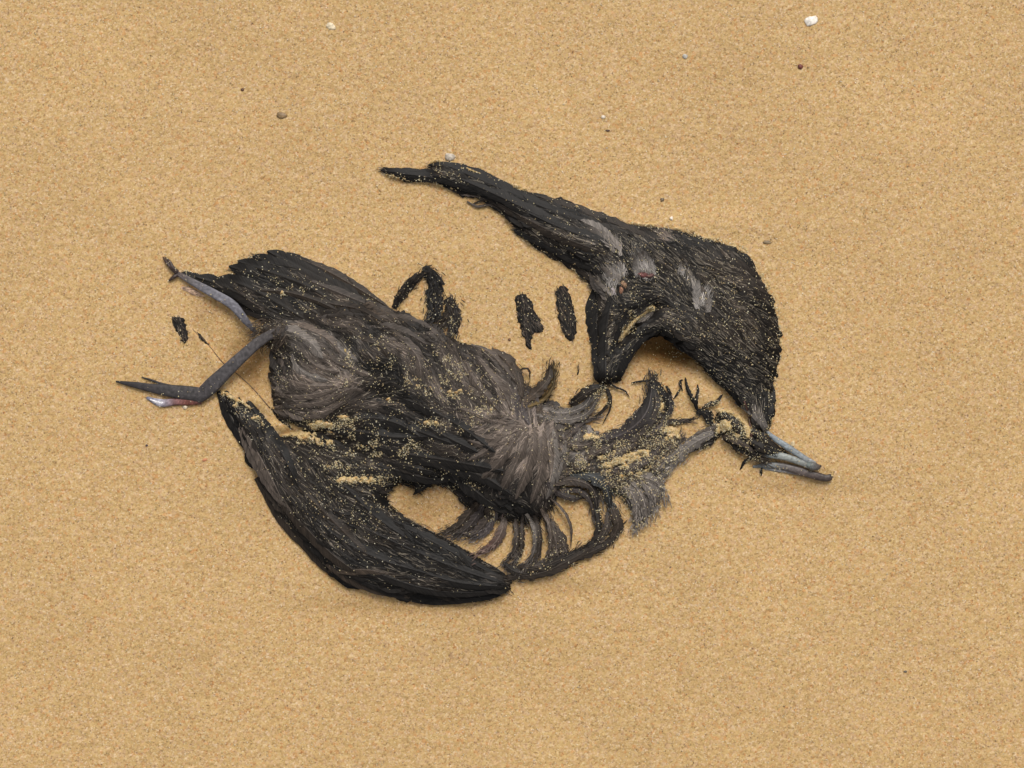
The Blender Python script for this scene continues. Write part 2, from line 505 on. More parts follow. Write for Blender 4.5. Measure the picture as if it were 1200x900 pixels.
def tube(acc, pts, radii, flat=.7, col=(.1, .1, .1), cols=None, n=26, m=12, hug=False, off=0, seam=0.0):
    p3 = spline([(q[0], q[1], q[2] if len(q) > 2 else 0) for q in pts], n)
    r = np.interp(np.linspace(0, 1, n), np.linspace(0, 1, len(radii)), radii)
    r = r * (1 + .05 * vnoise(np.arange(n) * 26.0 / n, np.zeros(n), 5.0, rng.randint(99)))
    tg = tangents(p3)
    nr = np.stack([-tg[:, 1], tg[:, 0]], 1)
    z = p3[:, 2] + (samp(TOP, p3[:, 0], p3[:, 1]) if hug else 0) + off
    a = np.linspace(0, 2 * np.pi, m, endpoint=False)
    P = np.zeros((n, m, 3))
    P[:, :, :2] = p3[:, None, :2] + nr[:, None] * (np.cos(a)[None] * r[:, None])[..., None]
    dent = 1 - seam * np.exp(-(np.cos(a) / .25) ** 2) * (np.sin(a) > 0)
    P[:, :, 2] = z[:, None] + np.sin(a)[None] * r[:, None] * flat * dent[None]
    if cols is None:
        cc = np.tile(np.array(col, float), (n, m, 1))
    else:
        cl = np.array(cols, float)
        x = np.linspace(0, 1, n)
        cc = np.stack([np.interp(x, np.linspace(0, 1, len(cl)), cl[:, k]) for k in range(3)], 1)[:, None].repeat(m, 1)
    cc = cc * (1 + .18 * rng.randn(n, m))[..., None].clip(.5, 1.6)
    idx = np.arange(n * m).reshape(n, m)
    F = np.stack([idx[:-1], np.roll(idx[:-1], -1, 1), np.roll(idx[1:], -1, 1), idx[1:]], -1).reshape(-1, 4)
    P = P.reshape(-1, 3)
    c0 = np.append(p3[0, :2], z[0]); c1 = np.append(p3[-1, :2] + tg[-1] * r[-1] * .6, z[-1])
    P = np.vstack([P, c0, c1]); cc = np.vstack([cc.reshape(-1, 3), cc[0, 0], cc[-1, 0]])
    i0, i1 = n * m, n * m + 1
    T0 = np.stack([np.roll(idx[0], -1), idx[0], np.full(m, i0)], 1)
    T1 = np.stack([idx[-1], np.roll(idx[-1], -1), np.full(m, i1)], 1)
    note(P)
    L = np.arange(n)[:, None] * 2.0 + np.zeros((n, m))
    uv = np.stack([L, np.tile(np.cos(a) * 4, (n, 1))], -1).reshape(-1, 2)
    uv = np.vstack([uv, [0, 0], [0, 0]])
    acc.add(P, F, cc, uv)
    acc.add(np.zeros((0, 3)), T0 - acc.n + 0, np.zeros((0, 3)), np.zeros((0, 2)))
    acc.F[-1] = T0 + (acc.n - len(P))
    acc.F.append(T1 + (acc.n - len(P))); 


# ------------------------------------------------------------------ materials
def new_mat(name):
    m = bpy.data.materials.new(name); m.use_nodes = True
    nt = m.node_tree
    b = nt.nodes['Principled BSDF']
    return m, nt, b


def attr_mat(name, rough=.5, spec=.35, streak=0.0, bump=.0, sheen=0.0, noise_scale=0, coat=0.0):
    m, nt, b = new_mat(name)
    N, L = nt.nodes, nt.links
    at = N.new('ShaderNodeAttribute'); at.attribute_name = 'col'
    b.inputs['Roughness'].default_value = rough
    b.inputs['Specular IOR Level'].default_value = spec
    if coat:
        b.inputs['Coat Weight'].default_value = coat
        b.inputs['Coat Roughness'].default_value = .3
    if sheen:
        b.inputs['Sheen Weight'].default_value = sheen
        b.inputs['Sheen Roughness'].default_value = .5
    src = at.outputs['Color']
    if streak:
        uv = N.new('ShaderNodeUVMap'); uv.uv_map = 'UVMap'
        sp = N.new('ShaderNodeSeparateXYZ'); L.new(uv.outputs[0], sp.inputs[0])
        ab = N.new('ShaderNodeMath'); ab.operation = 'ABSOLUTE'; L.new(sp.outputs[1], ab.inputs[0])
        su = N.new('ShaderNodeMath'); su.operation = 'MULTIPLY_ADD'; su.inputs[1].default_value = -1.3
        L.new(ab.outputs[0], su.inputs[0]); L.new(sp.outputs[0], su.inputs[2])
        cb = N.new('ShaderNodeCombineXYZ'); L.new(su.outputs[0], cb.inputs[0])
        v2 = N.new('ShaderNodeMath'); v2.operation = 'MULTIPLY'; v2.inputs[1].default_value = .12
        L.new(sp.outputs[1], v2.inputs[0]); L.new(v2.outputs[0], cb.inputs[1])
        ns = N.new('ShaderNodeTexNoise'); ns.inputs['Scale'].default_value = .5; ns.inputs['Detail'].default_value = 3
        L.new(cb.outputs[0], ns.inputs['Vector'])
        mr = N.new('ShaderNodeMapRange'); mr.inputs[1].default_value = .3; mr.inputs[2].default_value = .7
        mr.inputs[3].default_value = 1 - streak; mr.inputs[4].default_value = 1 + streak
        L.new(ns.outputs[0], mr.inputs[0])
        mx = N.new('ShaderNodeVectorMath'); mx.operation = 'SCALE'
        L.new(src, mx.inputs[0]); L.new(mr.outputs[0], mx.inputs['Scale'])
        src = mx.outputs[0]
        bp = N.new('ShaderNodeBump'); bp.inputs['Strength'].default_value = bump; bp.inputs['Distance'].default_value = .0004
        L.new(ns.outputs[0], bp.inputs['Height']); L.new(bp.outputs[0], b.inputs['Normal'])
    elif noise_scale:
        tc = N.new('ShaderNodeTexCoord')
        ns = N.new('ShaderNodeTexNoise'); ns.inputs['Scale'].default_value = noise_scale; ns.inputs['Detail'].default_value = 5
        L.new(tc.outputs['Object'], ns.inputs['Vector'])
        mr = N.new('ShaderNodeMapRange'); mr.inputs[1].default_value = .3; mr.inputs[2].default_value = .7
        mr.inputs[3].default_value = .7; mr.inputs[4].default_value = 1.3
        L.new(ns.outputs[0], mr.inputs[0])
        mx = N.new('ShaderNodeVectorMath'); mx.operation = 'SCALE'
        L.new(src, mx.inputs[0]); L.new(mr.outputs[0], mx.inputs['Scale']); src = mx.outputs[0]
        bp = N.new('ShaderNodeBump'); bp.inputs['Strength'].default_value = bump; bp.inputs['Distance'].default_value = .0006
        L.new(ns.outputs[0], bp.inputs['Height']); L.new(bp.outputs[0], b.inputs['Normal'])
    L.new(src, b.inputs['Base Color'])
    return m


M_FEATHER = attr_mat('feather_vane', .5, .13, streak=.6, bump=.22)
M_BARB = attr_mat('feather_barbs', .5, .16)
M_SKIN = attr_mat('matted_plumage', .65, .12, noise_scale=900, bump=.6)
M_HORN = attr_mat('bill_horn', .42, .35, noise_scale=700, bump=.4)
M_LEG = attr_mat('leg_skin', .6, .22, noise_scale=520, bump=.6)
M_GRAIN = attr_mat('quartz_grain', .45, .45)
M_STONE = attr_mat('shell_and_stone', .5, .4, noise_scale=600, bump=.4)


def sand_material():
    m, nt, b = new_mat('beach_sand')
    N, L = nt.nodes, nt.links
    tc = N.new('ShaderNodeTexCoord')
    co = tc.outputs['Object']
    # grains: two sizes of cells, each grain with its own mineral colour
    def grains(scale, seed):
        mp = N.new('ShaderNodeMapping'); mp.inputs['Location'].default_value = (seed, seed * 1.7, 0)
        L.new(co, mp.inputs[0])
        vo = N.new('ShaderNodeTexVoronoi'); vo.inputs['Scale'].default_value = scale
        L.new(mp.outputs[0], vo.inputs['Vector'])
        sp = N.new('ShaderNodeSeparateColor'); L.new(vo.outputs['Color'], sp.inputs[0])
        return vo, sp
    vo, sp = grains(1250, 1)
    vo2, sp2 = grains(640, 4)
    rp = N.new('ShaderNodeValToRGB'); L.new(sp.outputs[0], rp.inputs[0])
    cr = rp.color_ramp; cr.interpolation = 'LINEAR'
    stops = [(0.0, (.13, .075, .03)), (.10, (.27, .17, .075)), (.30, (.38, .255, .115)), (.55, (.44, .30, .14)), (.75, (.47, .335, .165)),
             (.94, (.52, .41, .26)), (1.0, (.62, .53, .41))]
    cr.elements[0].position = 0; cr.elements[0].color = (*stops[0][1], 1)
    cr.elements[1].position = 1; cr.elements[1].color = (*stops[-1][1], 1)
    for p_, c_ in stops[1:-1]:
        e = cr.elements.new(p_); e.color = (*c_, 1)
    rp2 = N.new('ShaderNodeValToRGB'); L.new(sp2.outputs[1], rp2.inputs[0])
    c2 = rp2.color_ramp
    c2.elements[0].position = 0; c2.elements[0].color = (.46, .21, .06, 1)
    c2.elements[1].position = 1; c2.elements[1].color = (.56, .42, .235, 1)
    e = c2.elements.new(.12); e.color = (.42, .28, .12, 1)
    e = c2.elements.new(.62); e.color = (.45, .33, .13, 1)
    e = c2.elements.new(.86); e.color = (.46, .31, .19, 1)
    mx = N.new('ShaderNodeMix'); mx.data_type = 'RGBA'; mx.inputs[0].default_value = .48
    L.new(rp.outputs[0], mx.inputs[6]); L.new(rp2.outputs[0], mx.inputs[7])
    # broad drifts of slightly different sand
    n1 = N.new('ShaderNodeTexNoise'); n1.inputs['Scale'].default_value = 9; n1.inputs['Detail'].default_value = 6
    n1.inputs['Roughness'].default_value = .65
    L.new(co, n1.inputs['Vector'])
    mr = N.new('ShaderNodeMapRange'); mr.inputs[1].default_value = .3; mr.inputs[2].default_value = .7
    mr.inputs[3].default_value = .95; mr.inputs[4].default_value = 1.05
    L.new(n1.outputs[0], mr.inputs[0])
    sc = N.new('ShaderNodeVectorMath'); sc.operation = 'SCALE'
    L.new(mx.outputs[2], sc.inputs[0]); L.new(mr.outputs[0], sc.inputs['Scale'])
    n2 = N.new('ShaderNodeTexNoise'); n2.inputs['Scale'].default_value = 160; n2.inputs['Detail'].default_value = 4
    L.new(co, n2.inputs['Vector'])
    mr2 = N.new('ShaderNodeMapRange'); mr2.inputs[1].default_value = .3; mr2.inputs[2].default_value = .7
    mr2.inputs[3].default_value = .97; mr2.inputs[4].default_value = 1.03
    L.new(n2.outputs[0], mr2.inputs[0])
    sc2 = N.new('ShaderNodeVectorMath'); sc2.operation = 'SCALE'
    L.new(sc.outputs[0], sc2.inputs[0]); L.new(mr2.outputs[0], sc2.inputs['Scale'])
    # shade painted into the colour attribute darkens and browns the sand
    at = N.new('ShaderNodeAttribute'); at.attribute_name = 'col'
    mu = N.new('ShaderNodeVectorMath'); mu.operation = 'MULTIPLY'
    L.new(sc2.outputs[0], mu.inputs[0]); L.new(at.outputs['Color'], mu.inputs[1])
    L.new(mu.outputs[0], b.inputs['Base Color'])
    b.inputs['Roughness'].default_value = .75
    b.inputs['Specular IOR Level'].default_value = .3
    bp = N.new('ShaderNodeBump'); bp.inputs['Strength'].default_value = .4; bp.inputs['Distance'].default_value = .0004
    bp.invert = True
    L.new(vo.outputs['Distance'], bp.inputs['Height']); L.new(bp.outputs[0], b.inputs['Normal'])
    return m


M_SAND = sand_material()

# ------------------------------------------------------------------ the beach
def axis(lo, hi, step, far, grow=1.32):
    c = list(np.arange(lo, hi + step, step))
    s, x = step, c[-1]
    up = []
    while x < far:
        s *= grow; x += s; up.append(x)
    s, x = step, c[0]
    dn = []
    while x > -far:
        s *= grow; x -= s; dn.append(x)
    return np.array(dn[::-1] + c + up)


# laid out in metres so that it stays a level rectangular sheet
ax = axis(-0.335, 0.335, .00074, 60)
ay = axis(-0.26, 0.26, .00074, 60)
X, Y = np.meshgrid(ax, ay)
u_ = X / PX + 600; v_ = 450 - Y / PX
# plan coordinates of each vertex (inverse of W on the ground)
yy = Y + DIST * st
k_ = yy / (DIST * ct)
cy_ = (k_ * ct - st) / (ct + k_ * st)
tt = DIST * ct / (ct - cy_ * st)
pu = X / tt * DIST / PX + 600
pv = 450 - cy_ * DIST / PX
far_ = (np.abs(X) > .5) | (np.abs(Y) > .45)
pu = np.where(far_, u_, pu); pv = np.where(far_, v_, pv)
Z = sand_h(pu, pv) + ridge_step(pu, pv)
DZ = drift(pu, pv) + .5 * vnoise(pu, pv, 2.4, 7)
dry = (DZ > Z)
Z = np.maximum(Z, DZ)
jit = (rng.rand(*X.shape) - .5)
Z = Z + np.where(far_, 0, jit * .55)
r_far = np.hypot(X, Y)
Z = Z * PX + np.where(r_far > 1, .02 * vnoise(X, Y, 2.5, 40) * np.clip(r_far - 1, 0, 3), 0)
Xj = X + np.where(far_, 0, (rng.rand(*X.shape) - .5) * .0003)
Yj = Y + np.where(far_, 0, (rng.rand(*X.shape) - .5) * .0003)
painted_shade = np.zeros(X.shape)  # shade in the hollows and beneath wing, leg and bill, painted into the sand colour
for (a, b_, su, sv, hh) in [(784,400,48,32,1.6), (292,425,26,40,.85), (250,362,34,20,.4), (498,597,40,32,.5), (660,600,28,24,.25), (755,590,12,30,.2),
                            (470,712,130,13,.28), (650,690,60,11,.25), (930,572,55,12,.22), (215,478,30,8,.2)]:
    painted_shade = np.maximum(painted_shade, hh * np.exp(-((pu - a) / su) ** 2 - ((pv - b_) / sv) ** 2))
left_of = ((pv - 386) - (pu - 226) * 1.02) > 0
painted_shade = np.where(left_of & (pu > 200) & (pu < 330) & (pv > 360) & (pv < 500), painted_shade * .25, painted_shade)
painted_shade = np.clip(painted_shade, 0, 1)
dc = np.array([.975, .91, .84]) * (1 - painted_shade[..., None] * np.array([.58, .67, .80]))
dc = np.where(dry[..., None], np.array([.98, .98, .93]), dc)      # thin drifts over the plumage stay pale, without the painted shade
idx = np.arange(X.size).reshape(X.shape)
F = np.stack([idx[:-1, :-1], idx[:-1, 1:], idx[1:, 1:], idx[1:, :-1]], -1).reshape(-1, 4)
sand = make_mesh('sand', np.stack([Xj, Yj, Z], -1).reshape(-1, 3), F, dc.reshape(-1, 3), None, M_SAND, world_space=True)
sand['kind'] = 'structure'
sand['label'] = 'smooth golden beach sand of coarse mixed grains'

# ------------------------------------------------------------------ the dead bird
root_loc = W(np.array([[520, 470, 0]]))[0]
bird = bpy.data.objects.new('dead_seabird', None)
bird.location = root_loc
bird.empty_display_size = .05
C.objects.link(bird)
bird['label'] = 'dead dark seabird lying on its back, half buried in the golden sand, wings spread'
bird['category'] = 'bird'
OR = root_loc

DARK = np.array((.0088, .0075, .0066)); BROWN = np.array((.0225, .0165, .0120)); TAUPE = np.array((.088, .069, .056))
GREY = np.array((.185, .160, .140)); PALE = np.array((.36, .325, .295)); VIO = np.array((.044, .036, .034))

COLS = [  # plumage colours: u, v, ru, rv, colour, weight
    (345,395,34,16,GREY*.75,.9), (372,420,26,22,TAUPE*1.3,.9), (350,440,34,26,TAUPE,.8), (385,445,28,18,TAUPE*1.2,.7), (345,480,32,14,TAUPE*.9,.7),
    (400,405,12,20,GREY*.8,.7), (375,378,40,9,TAUPE*.6,.6), (443,395,14,10,TAUPE*.9,.7), (455,410,20,10,TAUPE*.9,.6), (480,430,14,18,TAUPE*.9,.6),
    (410,358,30,8,BROWN*1.6,.8), (430,345,26,7,BROWN*2.2,.8), (500,395,22,12,TAUPE*.8,.7), (470,378,22,10,BROWN*1.3,.6),
    (540,430,42,26,TAUPE*.7,.85), (575,455,34,28,TAUPE*.85,.85), (560,470,34,22,TAUPE*1.05,.8), (590,425,16,10,TAUPE*.9,.7), (440,470,30,14,TAUPE*.7,.6),
    (560,490,40,14,TAUPE*1.0,.8), (604,500,34,22,TAUPE*1.7,.9), (620,480,24,16,VIO*1.3,.7), (630,520,30,26,TAUPE*1.2,.85), (600,545,32,28,TAUPE*.9,.8),
    (640,550,14,40,TAUPE*.9,.8), (570,560,24,14,BROWN*1.4,.5), (655,500,20,20,TAUPE*1.2,.8), (505,440,16,26,TAUPE*.8,.6), (405,470,18,12,TAUPE*.8,.6),
    (510,480,20,10,TAUPE*.5,.5),
    (327,425,9,30,DARK,.9), (320,400,14,9,BROWN,.8), (420,385,18,10,DARK,.7), (475,410,12,12,DARK,.6), (440,425,18,16,DARK,.7), (500,420,12,10,DARK*1.4,.5), (600,575,44,26,DARK,.92), (540,545,44,22,DARK,.9), (480,500,60,20,DARK,.85),
    # lower wing
    (275,478,16,22,DARK,.9),
    (318,545,17,36,TAUPE*.75,.9), (332,590,14,22,BROWN*1.6,.6), (345,560,14,26,BROWN*1.2,.6), (370,560,60,60,BROWN*1.1,.5), (400,610,60,40,BROWN*.9,.4),
    (415,668,22,7,BROWN*1.9,.8), (490,680,10,8,TAUPE*.7,.7), (568,676,12,6,GREY*.6,.7), (440,600,24,8,BROWN*1.5,.5), (390,590,14,8,TAUPE*.6,.5),
    (420,545,20,7,TAUPE*.6,.5),
    # upper wing
    (713,277,18,9,GREY*.7,.85), (726,291,8,7,GREY*.9,.85), (700,265,24,8,BROWN*1.8,.7), (757,311,11,11,PALE*.55,.9), (764,322,10,7,PALE*.6,.8),
    (728,320,10,9,GREY*.9,.9), (716,335,8,9,PALE*.7,.9), (702,330,10,8,TAUPE*1.1,.8), (783,274,13,8,TAUPE*1.3,.85), (819,342,6,13,PALE*.5,.9), (828,356,12,8,GREY*.4,.8),
    (800,316,3,6,PALE*.5,.8), (752,362,14,8,GREY*.5,.8), (738,375,8,6,GREY*.5,.7), (880,490,10,14,GREY*.6,.8), (893,495,6,12,GREY*.7,.7), (790,372,12,6,TAUPE*.6,.6),
    (650,275,60,14,BROWN*.9,.4), (760,270,60,12,BROWN*1.3,.7), (840,320,50,30,BROWN*1.2,.6), (870,380,40,60,BROWN*1.2,.5), (880,330,14,14,TAUPE*.5,.4), (660,282,18,10,BROWN*1.5,.5),
    # neck, matted breast
    (690,480,40,14,GREY*.7,.9), (680,530,30,30,GREY*.75,.85), (735,520,50,40,TAUPE*.55,.85), (760,470,24,24,VIO*1.1,.7), (785,515,20,30,TAUPE*.8,.7),
    (760,580,24,26,GREY*.62,.95), (745,600,16,16,GREY*.6,.9), (790,545,26,20,GREY*.55,.95), (820,515,18,16,TAUPE*.5,.85), (838,500,10,10,BROWN,.9),
    (665,515,20,40,TAUPE*1.3,.6),
]


def plume_col(u, v):
    u = np.asarray(u, float); v = np.asarray(v, float)
    base = DARK + (BROWN * .8 - DARK) * np.clip(.45 + .6 * vnoise(u, v, 40, 21), 0, 1)[..., None]
    uu = u + 7 * vnoise(u, v, 13, 22); vv = v + 7 * vnoise(u, v, 13, 23)
    for (a, b_, ra, rb, c, w) in COLS:
        q = np.exp(-(((uu - a) / ra) ** 2 + ((vv - b_) / rb) ** 2) ** 1.5)[..., None] * w
        base = base * (1 - q) + np.asarray(c) * q
    return base


# body: one continuous closed skin through torso, wings, neck, head and rump ---------
STP = 2
hu = HR[::STP, ::STP].copy()
gu = GU[::STP, ::STP]; gv = GV[::STP, ::STP]
ok = hu > -11
cell = ok[:-1, :-1] & ok[1:, :-1] & ok[:-1, 1:] & ok[1:, 1:]
ids = -np.ones(hu.shape, int)
need = np.zeros(hu.shape, bool)
need[:-1, :-1] |= cell; need[1:, :-1] |= cell; need[:-1, 1:] |= cell; need[1:, 1:] |= cell
ids[need] = np.arange(need.sum())
nt_ = need.sum()
topP = np.stack([gu[need], gv[need], hu[need]], 1)
botP = topP.copy(); botP[:, 2] = -14
ci, cj = np.nonzero(cell)
Q = np.stack([ids[ci, cj], ids[ci + 1, cj], ids[ci + 1, cj + 1], ids[ci, cj + 1]], 1)
walls = []
pad = np.pad(cell, 1)
for (di, dj, a, b_) in [(-1, 0, (0, 1), (0, 0)), (1, 0, (1, 0), (1, 1)), (0, -1, (0, 0), (1, 0)), (0, 1, (1, 1), (0, 1))]:
    bm_ = cell & ~pad[1 + di:pad.shape[0] - 1 + di, 1 + dj:pad.shape[1] - 1 + dj]
    i, j = np.nonzero(bm_)
    p0 = ids[i + a[0], j + a[1]]; p1 = ids[i + b_[0], j + b_[1]]
    walls.append(np.stack([p0, p1, p1 + nt_, p0 + nt_], 1))
Fb = np.concatenate([Q, Q[:, ::-1] + nt_] + walls)
cb_ = plume_col(topP[:, 0], topP[:, 1]) * .8 * np.exp(.4 * LIC[::STP, ::STP][need])[:, None]
make_mesh('body', np.vstack([topP, botP]), Fb, np.vstack([cb_, cb_]), None, M_SKIN, bird, OR)

# region samplers
def region_points(k, spacing, hmin=-.5):
    nm, poly, hm, R = REG[k]
    xs = [p[0] for p in poly]; ys = [p[1] for p in poly]
    u = np.arange(min(xs), max(xs), spacing); v = np.arange(min(ys), max(ys), spacing)
    u, v = np.meshgrid(u, v)
    u = (u + (rng.rand(*u.shape) - .5) * spacing * 1.1).ravel(); v = (v + (rng.rand(*v.shape) - .5) * spacing * 1.1).ravel()
    iu = np.clip(u.astype(int), 0, NU - 1); iv = np.clip(v.astype(int), 0, NV - 1)
    m = (RID[iv, iu] == k) & (HR[iv, iu] > SH[iv, iu] + hmin)
    return u[m], v[m]


def coverts(k, name, parent, spacing, L, Wd, kind=True, hair=1.0, hair_len=20, hair_w=1.1, clump=1.0):
    nm = REG[k][0]
    acc = Acc()
    u, v = region_points(k, spacing)
    a = flow(nm, u, v)
    col = plume_col(u, v)
    order = np.argsort(-(u * np.cos(a) + v * np.sin(a)))
    for i in order:
        l = L * rng.uniform(.7, 1.25); w = Wd * rng.uniform(.7, 1.3)
        c = col[i] * (.66 if k in (1, 2) else 1) * rng.uniform(.85, 1.2) * math.exp(.42 * LIC[min(int(v[i]), NV - 1), min(int(u[i]), NU - 1)])
        da = rng.randn() * .3
        p0 = (u[i] - math.cos(a[i]) * l * .5, v[i] - math.sin(a[i]) * l * .5)
        p1 = (u[i] + da * 2, v[i] - da * 2)
        p2 = (u[i] + math.cos(a[i] + da) * l * .5, v[i] + math.sin(a[i] + da) * l * .5)
        if HR[min(max(int(p0[1]), 0), NV - 1), min(max(int(p0[0]), 0), NU - 1)] < SH[min(max(int(p0[1]), 0), NV - 1), min(max(int(p0[0]), 0), NU - 1)] - .5:
            p0 = (u[i] - math.cos(a[i]) * 3, v[i] - math.sin(a[i]) * 3)
        eu, ev = p2
        if not (0 < eu < NU and 0 < ev < NV) or HR[int(ev), int(eu)] < SH[int(ev), int(eu)] - 1.0:
            continue
        feather(acc, [p0, p1, p2], w, off=.5, lift=1.1, camber=.12, col=c * 1.1, tip=c * .75, n=7, ragged=.6, roll=rng.randn() * .1, rachis=c * 1.15)
    ob = acc.build(name, M_FEATHER, parent, origin=OR)
    if kind:
        ob['kind'] = 'stuff'
    return ob


def barbs(k, name, parent, density, length=20, width=1.1, curl=.35, lift=2.5, bright=1.0, pale_share=.06):
    nm = REG[k][0]
    u, v = region_points(k, 1 / math.sqrt(density), hmin=.2)
    a = flow(nm, u, v) + rng.randn(len(u)) * .11
    L = length * rng.uniform(.5, 1.4, len(u))
    # clamp to the outline: drop most of the barbs that would stick out over bare sand
    eu = np.clip(u + np.cos(a) * L, 0, NU - 1).astype(int); ev = np.clip(v + np.sin(a) * L, 0, NV - 1).astype(int)
    out = HR[ev, eu] < SH[ev, eu] - .5
    keep = ~out | (rng.rand(len(u)) < (.15 if k == 1 else .85))
    L = np.where(out, L * rng.uniform(.2, .6, len(u)), L)
    u, v, a, L = u[keep], v[keep], a[keep], L[keep]
    c = plume_col(u, v)
    mu_ = np.clip(u + np.cos(a) * L * .5, 0, NU - 1).astype(int); mv_ = np.clip(v + np.sin(a) * L * .5, 0, NV - 1).astype(int)
    br = np.exp(rng.randn(len(u)) * .25 + .58 * LIC[mv_, mu_]) * bright
    c = c * br[:, None]
    pale = rng.rand(len(u)) < pale_share
    c[pale] = c[pale] * 1.5 + np.array((.120, .102, .078)) * rng.uniform(.25, 1.3, (pale.sum(), 1))
    wf = np.where(pale, 1.35, 1.0)
    L = np.where(pale, L * .8, L)
    acc = Acc()
    hairs(acc, u, v, np.cos(a), np.sin(a), L, wf * width * rng.uniform(.5, 1.3, len(u)), c, off=1.3, lift=lift, curl=curl)
    ob = acc.build(name, M_BARB, parent, origin=OR)
    ob['kind'] = 'stuff'
    return ob


coverts(0, 'body_plumage', bird, 9.5, 34, 12)
wl = coverts(1, 'wing', bird, 9.5, 36, 12, kind=False); wl['label'] = 'lower folded wing with smooth black tip on the sand'
wu = coverts(2, 'wing', bird, 9.5, 36, 12, kind=False); wu['label'] = 'upper spread wing bent at the elbow above the bill'
coverts(3, 'neck_plumage', bird, 7, 20, 7)
coverts(4, 'breast_plumage', bird, 7.5, 24, 9)
coverts(5, 'head_plumage', bird, 6, 14, 5)

# ---- individual feathers ---------------------------------------------------------
def one(name, parent, pts, w, mat=M_FEATHER, **k):
    acc = Acc()
    feather(acc, pts, w, **k)
    return acc.build(name, mat, parent, origin=OR)


# tail
tail = bpy.data.objects.new('tail', None); C.objects.link(tail); tail.parent = bird
TF = [((330,378),(290,360),(250,336),(212,320),15), ((345,380),(300,354),(262,335),(228,324),15), ((370,382),(320,352),(285,334),(256,325),16),
      ((390,378),(340,350),(305,334),(274,327),17), ((405,375),(350,342),(310,325),(268,312),16), ((415,372),(365,338),(320,320),(278,306),17), ((425,368),(370,332),(330,314),(296,300),17),
      ((430,366),(385,334),(345,311),(313,294),16), ((436,364),(395,333),(360,313),(330,298),16), ((440,362),(405,336),(375,319),(345,303),14)]
for i, (a, b_, c, d, w) in enumerate(TF):
    f = one('tail_feather', tail, [a, b_, c, d], w * 1.25, off=1.0 + (i % 3) * .5, lift=.2, camber=.1, col=BROWN * .6, tip=DARK * .8, n=26, ragged=.3, rachis=(.026, .022, .018), tip_pow=6)
# brown secondaries over the hip
for pts, w, c in [([(345,300),(385,318),(420,338),(455,360)], 13, BROWN * 1.8), ([(365,330),(395,342),(430,356),(465,366)], 13, TAUPE * .5), ([(350,345),(385,355),(420,362),(450,378)], 12, BROWN * 1.1),
                  ([(300,340),(335,342),(370,352),(400,366)], 10, BROWN), ([(440,372),(470,374),(500,384),(522,402)], 13, TAUPE * .75), ([(430,385),(455,384),(480,392),(500,404)], 13, TAUPE * .6),
                  ([(455,392),(475,402),(490,420),(494,446)], 16, TAUPE * .75), ([(405,385),(425,398),(445,405),(455,420)], 13, BROWN * 1.3)]:
    one('feather', bird, pts, w, off=2.2, lift=1.5, col=c, tip=c * .8, n=20, ragged=.3, rachis=c * 2.2 + .02)

# soft grey vent feathers
VF = [([(322,384),(345,390),(365,402),(378,420)], 18, GREY * .8), ([(340,380),(362,386),(385,398),(398,414)], 14, TAUPE * 1.3), ([(342,412),(348,428),(362,440),(384,446)], 14, GREY * .7),
      ([(352,408),(362,422),(378,432),(398,436)], 13, TAUPE * 1.1), ([(325,440),(345,447),(365,452),(392,452)], 15, TAUPE * 1.3), ([(322,462),(345,464),(368,462),(396,456)], 13, TAUPE * 1.1),
      ([(322,478),(345,474),(372,472),(398,462)], 12, TAUPE * .9), ([(332,490),(352,488),(378,484),(404,470)], 12, TAUPE * .9), ([(384,388),(392,402),(404,414),(420,424)], 16, GREY * .7),
      ([(394,412),(404,424),(418,434),(434,440)], 14, TAUPE * 1.2), ([(370,400),(384,412),(392,424),(412,432)], 12, TAUPE * .7), ([(430,462),(418,455),(404,458),(390,470)], 12, TAUPE * .9)]
for pts, w, c in VF:
    one('feather', bird, pts, w, off=2.5, lift=2, col=c, tip=c * .75, n=18, ragged=.5, rachis=c * 1.4, camber=.4)

# belly swirl and breast fan
BF = [([(596,498),(575,492),(555,484),(535,478)], 10, TAUPE * 1.2), ([(606,496),(592,508),(570,528),(548,540)], 13, TAUPE * 1.0), ([(612,500),(600,520),(582,545),(562,562)], 15, TAUPE * .9),
      ([(618,500),(612,525),(600,552),(585,580)], 16, TAUPE * .9), ([(626,500),(624,525),(616,555),(604,585)], 16, TAUPE * 1.0), ([(636,500),(636,530),(632,560),(622,590)], 16, TAUPE * 1.0),
      ([(645,498),(650,525),(648,555),(640,585)], 14, GREY * .75), ([(600,505),(588,512),(572,514),(556,508)], 10, TAUPE * 1.2), ([(604,510),(590,520),(570,522),(548,516)], 10, TAUPE * .9),
      ([(620,498),(612,485),(612,472),(622,460)], 15, VIO * 1.3), ([(632,498),(630,482),(630,470),(634,462)], 14, BROWN * 2), ([(606,492),(604,476),(610,464),(618,455)], 12, VIO),
      ([(640,495),(652,490),(664,482),(672,480)], 10, TAUPE), ([(575,410),(590,420),(602,436),(610,462)], 18, BROWN * 2.2), ([(552,404),(572,412),(590,430),(606,450)], 10, TAUPE * 1.0),
      ([(560,420),(575,440),(590,460),(600,482)], 14, TAUPE * 1.1), ([(545,422),(556,446),(572,466),(586,484)], 12, TAUPE * .9), ([(655,500),(660,520),(656,545),(650,570)], 10, GREY * .8),
      ([(690,498),(688,515),(676,532),(662,545)], 16, GREY * .8), ([(700,505),(696,522),(684,540),(668,550)], 14, GREY * .75), ([(680,497),(674,512),(664,526),(652,536)], 12, GREY * .6)]
for pts, w, c in BF:
    one('feather', bird, pts, w, off=2.8, lift=2, col=c, tip=c * .55, n=20, ragged=.5, rachis=c * 1.6, camber=.35)
